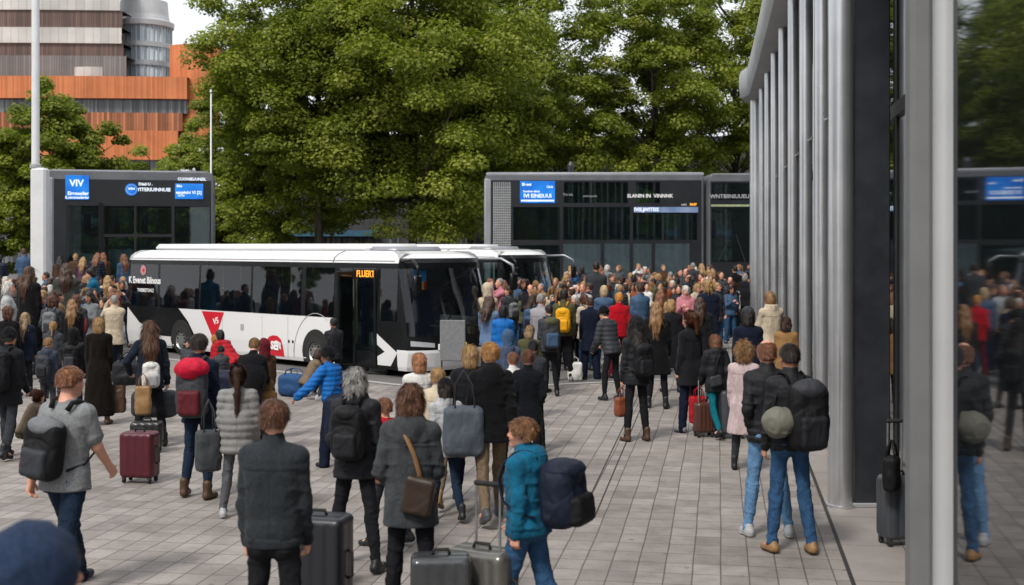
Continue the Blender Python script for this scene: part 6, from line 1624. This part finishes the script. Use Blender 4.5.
# ================================================================== THE CROWD BEHIND THEM
rc = random.Random(2024)
HK = [('short', 'brown', 'm', 'short brown hair'), ('crop', 'dark', 'm', 'cropped dark hair'), ('short', 'blond', 'm', 'short blond hair'), ('crop', 'grey', 'm', 'cropped grey hair'), ('fringe_ring', 'brown', 'm', 'a balding head'),
      ('long', 'brown', 'f', 'long brown hair'), ('wavy', 'blond', 'f', 'long wavy blond hair'), ('bob', 'dark', 'f', 'a dark bob'), ('bob', 'blond', 'f', 'a blond bob'), ('curly', 'auburn', 'f', 'curly auburn hair'), ('bun', 'brown', 'f', 'a brown bun'), ('ponytail', 'sand', 'f', 'a sandy ponytail'), ('wavybob', 'white', 'f', 'white hair'), ('long', 'black', 'f', 'long black hair'), ('wavy', 'ginger', 'f', 'long ginger hair')]
TK = [('short', 'black'), ('mid', 'black'), ('puffer', 'charcoal'), ('mid', 'navy'), ('short', 'dkgrey'), ('mid', 'charcoal'), ('short', 'grey'), ('mid', 'brown'), ('short', 'olive'), ('puffer', 'navy'), ('short', 'steel'), ('mid', 'camel'), ('short', 'rust'), ('short', 'white'), ('mid', 'cream'), ('puffer', 'maroon'), ('short', 'blue'), ('mid', 'tan'), ('short', 'green'), ('short', 'pink'), ('mid', 'grey'), ('short', 'plum'), ('short', 'ltgrey'), ('short', 'red'), ('short', 'orange')]
TW = [6, 6, 4, 5, 4, 5, 3, 3, 2, 3, 3, 2, 2, 2, 2, 1.2, 2, 2, 1.5, 1, 2, 1, 2, .8, .5]
GN = {'short': 'jacket', 'mid': 'coat', 'puffer': 'puffer jacket'}
LG = [('slim', 'black'), ('slim', 'dkdenim'), ('straight', 'denim'), ('slim', 'charcoal'), ('straight', 'jet')]
used = set(); taken = [(sp['X'], sp['Y']) for sp in SPECS]
def crowd(n, sampler, where, group, rots, poses=('stand', 'relax', 'phone', 'pockets', 'raise', 'lookl', 'lookr', 'talk', 'front'), hts=(1.58, 1.84), dmin=.5, z0=0.0):
    c = 0; tries = 0
    while c < n and tries < 6000:
        tries += 1; X, Y = sampler()
        if any((X - a) ** 2 + (Y - b) ** 2 < dmin * dmin for a, b in taken): continue
        for _ in range(40):
            hk = rc.choice(HK); tk = rc.choices(TK, TW)[0]
            if (hk[3], tk, where) not in used: break
        else: continue
        used.add((hk[3], tk, where)); taken.append((X, Y)); rot = rc.choice(rots) + rc.uniform(-35, 35)
        fac = 'front view' if math.cos(R(rot)) < -.5 else ('back view' if math.cos(R(rot)) > .5 else 'side view')
        lab = f"{'woman' if hk[2] == 'f' else 'man'} with {hk[3]}, {WD[tk[1]]} {GN[tk[0]]}, {fac}, {where}"
        hg = rc.uniform(*hts) - (.08 if hk[2] == 'f' else 0)
        P(0, 300, 0, rot, lab, (hk[0], hk[1]), (tk[0], tk[1]), rc.choice(LG), ('sneaker' if rc.random() < .5 else 'boot', 'black'), rc.choice(poses), hk[2], rc.choice('llmmrtr'), z0=z0, hgt=hg, group=group, X=X, Y=Y)
        SPECS[-1]['h'] = .017; SPECS[-1]['seed'] = 0; c += 1
def samp(px0, px1, Y0, Y1, ok=lambda X, Y: True):
    def f():
        while True:
            Y = rc.uniform(Y0, Y1); X = atY(rc.uniform(px0, px1), Y)
            if X > fx(Y) - .75 and Y < 40: continue
            if ok(X, Y): return X, Y
    return f
def wb_clear(X, Y):
    v = Vector((X, Y, 0)) - Vector((o_.x, o_.y, 0)); a, b = v.dot(BF), v.dot(BN)
    if -6.1 < a < 6.0 and -1.7 < b < 1.7: return False
    w = Vector((X, Y, 0)) - WB2.location; d2 = Vector((math.cos(R(-38)), math.sin(R(-38)), 0)); n2 = Vector((-d2.y, d2.x, 0))
    return not (-6.1 < w.dot(d2) < 5.9 and -1.5 < w.dot(n2) < 1.5)
GC = 'people in the crowd before the long double-decker'
crowd(16, samp(500, 600, 26, 31, wb_clear), 'front of central crowd', GC, (0, 0, 180, 40))
crowd(46, samp(530, 735, 31.5, 38, wb_clear), 'middle of central crowd', GC, (0, 180, 180, -130, 130, 60))
crowd(52, samp(545, 752, 38, 44, wb_clear), 'back of central crowd', GC, (180, 180, 0, 90), hts=(1.68, 1.9))
crowd(20, samp(560, 752, 44.6, 48.2, wb_clear), 'on raised pavement', GC, (180, 180, 0), hts=(1.72, 1.92), z0=.158)
crowd(10, samp(488, 545, 31, 37, wb_clear), 'by second white bus', GC, (0, 180, 90), poses=('raise', 'phone', 'raise', 'stand'), hts=(1.7, 1.9))
GL = 'people in the left-hand crowd'
lc = lambda X, Y: wb_clear(X, Y)
crowd(38, samp(-25, 118, 24.5, 32, lc), 'middle of left crowd', GL, (0, 0, -60, 180, 60))
crowd(44, samp(-20, 124, 32, 37.6, lc), 'back of left crowd', GL, (0, 0, 0, 180, 90), hts=(1.68, 1.9))
crowd(13, lambda: (rc.uniform(-16.6, -10.7), rc.uniform(38.9, 40.9)), 'on raised platform', GL, (0, 0, 20), poses=('stand', 'phone', 'stoop'), hts=(1.75, 1.95), z0=.618, dmin=.55)
NCROWD = len(SPECS)
GF = 'people walking far off under the trees'
crowd(16, samp(215, 480, 55, 66), 'under the trees', GF, (0, 90, -90, 180), poses=('walk', 'stand', 'stroll'), dmin=1.0)
build_people()

# ================================================================== BAGS AND LUGGAGE
cand = [s_ for s_ in SPECS[:NCROWD] if s_['label'].count('back view') and s_['pose'] != 'raise']
rc.shuffle(cand); cand.sort(key=lambda s_: s_['Y'])
for s_ in cand[:30]:
    cs = rc.choice([('navy', 'navy', 'navy'), ('jet', 'charcoal', 'jet'), ('charcoal', 'charcoal', 'grey'), ('olive', 'olive', 'brown'), ('steel', 'navy', 'steel'), ('maroon', 'maroon', 'jet'), ('grey', 'charcoal', 'grey'), ('teal', 'teal', 'navy')])
    lb = s_['label'].replace(', back view', '').replace(' with ', ', ', 1)
    backpack(s_, rc.choice(('day', 'day', 'small')), cs, f"{WD[cs[0]]} backpack on {lb}", 1.18, group='backpacks worn in the crowd')
backpack(h['teal'], 'travel', ('navy', 'jet', 'navy'), 'bulky navy backpack with maroon side panel on the teal fleece', 1.16, .02, off=.02)
F = Fld((-.1, -.2, -.2), (.1, .2, .2), .012); F.ell((0, 0, 0), (.045, .10, .17)); F.disp(fold_noise(.006, (9, 9, 9), 3)); v, f = F.mesh()
o = link('side_panel', mesh_np('side_panel', v, f, [M['nylon']]), bpy.data.objects['backpack'], None, CC['maroon']); o.location = (.205, -.18, -.06)
b = backpack(h['couple_a'], 'big', ('jet', 'black', 'charcoal'), 'large black backpack on the man in navy jacket near the columns', 1.16, .06, off=.01)
F = Fld((-.36, -.2, -.2), (.36, .2, .2), .012); F.ell((0, 0, 0), (.15, .15, .13)); F.disp(fold_noise(.012, (8, 8, 8), 5)); v, f = F.mesh()
o = link('rolled_bag', mesh_np('rolled_bag', v, f, [M['nylon']]), None, None, lin('#6d6c62')); o.matrix_world = h['couple_a']['M'] @ Matrix.Translation((-.20, -.2, 1.13)); tag(o, 'grey-green rolled bag hanging at the left side of the large black backpack', 'bag')
m = MB(); m.tube([(-.02, .08, .10), (.02, .1, .2), (.1, .12, .28)], .012, 6); m.build('strap', M['nylon'], o, color=CC['jet'])
backpack(h['blackcoat'], 'day', ('jet', 'black', 'black'), 'black backpack on the quilted black coat', 1.16)
backpack(h['yellowpack'], 'day', ('yellow', 'yellow', 'yellow'), 'bright yellow backpack in the middle of the crowd', 1.16)
backpack(h['camopack'], 'big', ('charcoal', 'steel', 'olive'), 'dark camouflage backpack left of the bright yellow backpack', 1.2)
backpack(h['greyhair'], 'day', ('jet', 'black', 'jet'), 'slim black backpack on the grey-haired woman', 1.2)
backpack(h['tshirt'], 'day', ('jet', 'charcoal', 'grey'), 'black backpack with grey top and red edge on the grey t-shirt', 1.14, -.02, tilt=6)
o = bpy.data.objects[[x.name for x in bpy.data.objects if x.get('label', '').startswith('black backpack with grey top')][0]]
m = MB(); m.tube([(-.13, -.05, .08), (-.148, -.09, -.04), (-.145, -.10, -.14), (-.10, -.09, -.2)], [.02, .035, .035, .02], 8); m.build('red_trim', M['nylon'], o, smooth=True, color=CC['red'])
b = backpack(h['redpack'], 'big', (  'charcoal', 'maroon', 'red'), 'red and black backpack on the man in navy jacket and dark jeans', 1.16)
F = Fld((-.3, -.3, -.2), (.3, .2, .2), .012); F.ell((0, 0, 0), (.19, .16, .12)); F.disp(fold_noise(.014, (7, 7, 7), 8)); v, f = F.mesh()
o = link('rain_cover', mesh_np('rain_cover', v, f, [M['nylon']]), b, None, lin('#b50f30')); o.location = (0, -.12, .24)
backpack(h['farleft'], 'big', ('jet', 'charcoal', 'black'), 'dark backpack on the knit-capped person at the left edge', 1.2)
backpack(h['packblk'], 'day', ('jet', 'charcoal', 'jet'), 'black ridged backpack left of the ankle-length coat', 1.2)
backpack(h['brownlong'], 'small', ('white', 'ltgrey', 'white'), 'small white backpack low on the woman with long brown hair', 1.0, straps=False)
backpack(h['bald'], 'day', ('charcoal', 'black', 'charcoal'), 'charcoal backpack on the slate jacket with cropped fair hair', 1.16)
crossbag(h['hoodcoat'], 'bagbrown', 'dark brown shoulder bag slung across the dark grey hooded coat', 1)
crossbag(h['tealtr'], 'charcoal', 'small dark bag slung on the hooded black jacket above teal trousers', -1, (.11, .04, .09), 'black')
# big grey bag on the shoulder of the beanie person
sp = h['beanie']; p = sp['M'] @ Vector((.14, -.30, .84))
softbag('shoulder_bag', (p.x, p.y, p.z), R(10), (.19, .11, .24), 'grey', 'big slouchy grey bag on the shoulder of the black-beanie person', 'bag', 'nylon', .34, 3, straps_col='charcoal').color = lin('#4c535c')
for nm, px, yf, half, col, lab in (('handbag', 697, 0, (.13, .06, .19), 'red', 'bright red carrier bag held beside the teal trousers'),):
    p = hand(h['tealtr'], -1); softbag(nm, (p.x - .02, p.y, p.z - .52), R(15), half, col, lab, 'bag', 'nylon', .14, 2)
p = hand(h['blackcoat'], -1); softbag('handbag', (p.x, p.y, p.z - .42), R(30), (.10, .06, .13), 'rust', 'small rust-brown bag in the hand of the quilted black coat', 'bag', 'leather', .14, 5)
p = hand(h['longdress'], 1); softbag('handbag', (p.x + .03, p.y, p.z - .58), R(10), (.17, .07, .22), 'brown', 'brown leather bag held by the ankle-length black coat', 'bag', 'leather', .15, 1)
p = hand(h['tallblack'], 1); softbag('handbag', (p.x, p.y, p.z - .36), R(10), (.08, .05, .10), 'camel', 'small camel bag held by the long black coat with auburn hair', 'bag', 'leather', .12, 4)
x, y = at(152, 448); softbag('tote_bag', (x - .07, y - .16, .46), R(8), (.10, .06, .19), 'camel', 'tan tote bag hanging before the black duffel bag', 'bag', 'leather', .16, 6)
x, y = at(168, 440); softbag('duffel_bag', (x - .1, y - .3, .36), R(-6), (.30, .14, .18), 'charcoal', 'charcoal duffel bag at the hip of the woman with long brown hair', 'bag', 'nylon', .12, 7)
x, y = at(119, 428); softbag('duffel_bag', (x + .1, y + .1, .62), R(12), (.22, .14, .18), 'black', 'black padded bag on the left arm of the woman with long brown hair', 'bag', 'nylon', .12, 9)
x, y = at(147, 452); suitcase(x, y, R(6), .40, .40, .24, (.012, .013, .015), 'small black suitcase just behind the maroon suitcase', .0)
x, y = at(140, 482); suitcase(x, y, R(-10), .40, .57, .25, lin('#4a1220'), 'maroon suitcase with ribbed shell standing on the paving')
x, y = at(318, 618); suitcase(x, y, R(-14), .46, .74, .30, (.013, .014, .019), 'tall black suitcase beside the charcoal zip jacket', 0)
x, y = at(300, 600); suitcase(x + .02, y + .25, R(-20), .38, .55, .24, (.02, .024, .04), 'smaller navy suitcase tucked behind the tall black suitcase', 0)
x, y = at(441, 648); suitcase(x, y, R(4), .40, .62, .26, lin('#4e5052'), 'dark silver suitcase at the bottom, left of the pair', .0, shiny=.25, metal=.5)
x, y = at(482, 640); suitcase(x, y, R(-28), .46, .62, .28, lin('#6c6a66'), 'pale silver suitcase with raised handle at the bottom, right of the pair', .40, shiny=.25, metal=.5)
x, y = at(703, 436); suitcase(x, y - .05, R(10), .26, .48, .2, lin('#4a2b22'), 'small brown suitcase between the legs of the right-hand queue', .3)
x, y = at(727, 440); suitcase(x + .1, y + .2, R(5), .34, .66, .24, lin('#3d4046'), 'grey suitcase between teal trousers and pale pink coat', .25)
x, y = at(575, 381); softbag('carrier_bag', (x, y, 0), R(5), (.14, .10, .19), 'white', 'white plastic carrier bag on the paving by the yellow backpack', 'bag', 'nylon', .1, 3)
x, y = at(294, 396); softbag('sports_bag', (x, y, 0), R(-24), (.27, .17, .20), 'blue', 'blue sports bag on the paving next to the crouching child', 'bag', 'nylon', .1, 2)
x, y = at(262, 428); softbag('duffel_bag', (x - .55, y + .1, .0), R(6), (.30, .2, .42), 'navy', 'navy travel bag standing on the paving behind the pale puffer', 'bag', 'nylon', .1, 4)
p = h['puffgrey']; q = p['M'] @ Vector((-.30, .0, .55)); softbag('shoulder_bag', (q.x - .05, q.y, q.z), R(30), (.12, .07, .20), 'dkgrey', 'dark grey bag hanging low beside the pale grey padded jacket', 'bag', 'nylon', .3, 2)
q = h['bluepuff']['M'] @ Vector((.0, -.2, .50)); softbag('duffel_bag', (q.x, q.y, q.z - .12), R(70), (.22, .16, .30), 'navy', 'navy travel bag against the dark skirt of the bright blue padded jacket', 'bag', 'nylon', .12, 8)
q = h['suit']
# luggage seen through the gap beside the dark blade
suitcase(fx(10.6) + .36, 11.1, R(12), .34, .62, .24, lin('#3c3f44'), 'grey suitcase on the apron between dark blade and wide silver frame', .45)
softbag('handbag', (fx(10.8) + .20, 10.9, .52), R(60), (.10, .06, .15), 'jet', 'black bag hanging on the grey suitcase beside the dark blade', 'bag', 'nylon', .14, 2)
# grey fabric display board and dark rounded panel by the bus
x, y = at(453, 404)
bd = empty('display_board', (x, y, 0), R(-6), 'grey fabric board on feet in front of the white bus front', 'board')
m = MB(); m.rbox((-.22, -.02, .72), (.21, .02, zat(320, y)), .012); m.build('fabric_panel', simple('grey_fabric', (.17, .175, .185), .9, 0, .2, 30, .5, 200), bd)
m = MB()
for s in (-.19, .18): m.tube([(s, 0, .02), (s, 0, .74)], .014, 8); m.rbox((s - .02, -.2, 0), (s + .02, .2, .025), .008)
m.build('foot', M['dark_metal'], bd)
x, y = at(379, 374)
bd = empty('advert_panel', (x, y, 0), R(-20), 'dark grey panel with rounded top standing at the open bus door', 'board')
m = MB(); pl = [(-.20, .06), (.20, .06), (.20, .55), (.14, .74), (.02, .84), (-.14, .88), (-.20, .86)]; mt = Matrix.Rotation(R(90), 4, 'X'); m.prism(pl, -.06, .06, mt); m.build('panel', simple('grey_panel', (.085, .088, .095), .5, 0, .15, 4), bd)
m = MB(); m.rbox((-.26, -.14, 0), (.26, .14, .06), .02); m.build('base', M['tyre'], bd)
# ================================================================== LIGHT AND CAMERA
w = bpy.data.worlds.new('World'); scene.world = w; w.use_nodes = True
nt = w.node_tree; nt.nodes.clear()
out = nt.nodes.new('ShaderNodeOutputWorld'); bg = nt.nodes.new('ShaderNodeBackground'); sky = nt.nodes.new('ShaderNodeTexSky')
SUN_EL, SUN_AZ = R(50), R(-152)                 # azimuth: direction the light comes from, clockwise from +Y
sky.sky_type = 'NISHITA'; sky.sun_disc = False; sky.sun_elevation = SUN_EL; sky.sun_rotation = SUN_AZ; sky.dust_density = 3.0; sky.air_density = 1.2
tc = nt.nodes.new('ShaderNodeTexCoord'); mp = nt.nodes.new('ShaderNodeMapping'); mp.inputs['Scale'].default_value = (1, 1, 3.0)
nz = nt.nodes.new('ShaderNodeTexNoise'); nz.inputs['Scale'].default_value = 2.2; nz.inputs['Detail'].default_value = 7; nz.inputs['Roughness'].default_value = .6
rp = nt.nodes.new('ShaderNodeValToRGB'); rp.color_ramp.elements[0].position = .3; rp.color_ramp.elements[0].color = (6.4, 6.7, 7.1, 1); rp.color_ramp.elements[1].position = .7; rp.color_ramp.elements[1].color = (9.2, 9.3, 9.5, 1)
mx = nt.nodes.new('ShaderNodeMix'); mx.data_type = 'RGBA'; mx.inputs[0].default_value = .88
L = nt.links.new
L(tc.outputs['Generated'], mp.inputs[0]); L(mp.outputs[0], nz.inputs[0]); L(nz.outputs[0], rp.inputs[0]); L(sky.outputs[0], mx.inputs[6]); L(rp.outputs[0], mx.inputs[7]); L(mx.outputs[2], bg.inputs[0]); L(bg.outputs[0], out.inputs[0])
bg.inputs[1].default_value = .10
sd = bpy.data.lights.new('sun', 'SUN'); sd.energy = 2.15; sd.angle = R(10); sd.color = (1, .95, .88)
so = bpy.data.objects.new('sun', sd); COL.objects.link(so)
dv = Vector((math.sin(SUN_AZ) * math.cos(SUN_EL), math.cos(SUN_AZ) * math.cos(SUN_EL), math.sin(SUN_EL)))
so.rotation_euler = (-dv).to_track_quat('-Z', 'Y').to_euler(); so.location = (0, 0, 30)
cd = bpy.data.cameras.new('camera'); co = bpy.data.objects.new('camera', cd); COL.objects.link(co)
co.location = (0, 0, CAM_H); co.rotation_euler = (R(90), 0, 0); cd.sensor_width = 36; cd.lens = F_PX / 1024 * 36
cd.shift_y = -(292.5 - HOR) / 1024; cd.clip_start = .05; cd.clip_end = 6000
cd.dof.use_dof = True; cd.dof.focus_distance = 17.0; cd.dof.aperture_fstop = 2.4
scene.camera = co
scene.view_settings.view_transform = 'Standard'; scene.view_settings.look = 'None'; scene.view_settings.exposure = .5; scene.view_settings.gamma = 1
scene.render.engine = 'CYCLES'
scene.cycles.max_bounces = 6; scene.cycles.transparent_max_bounces = 12
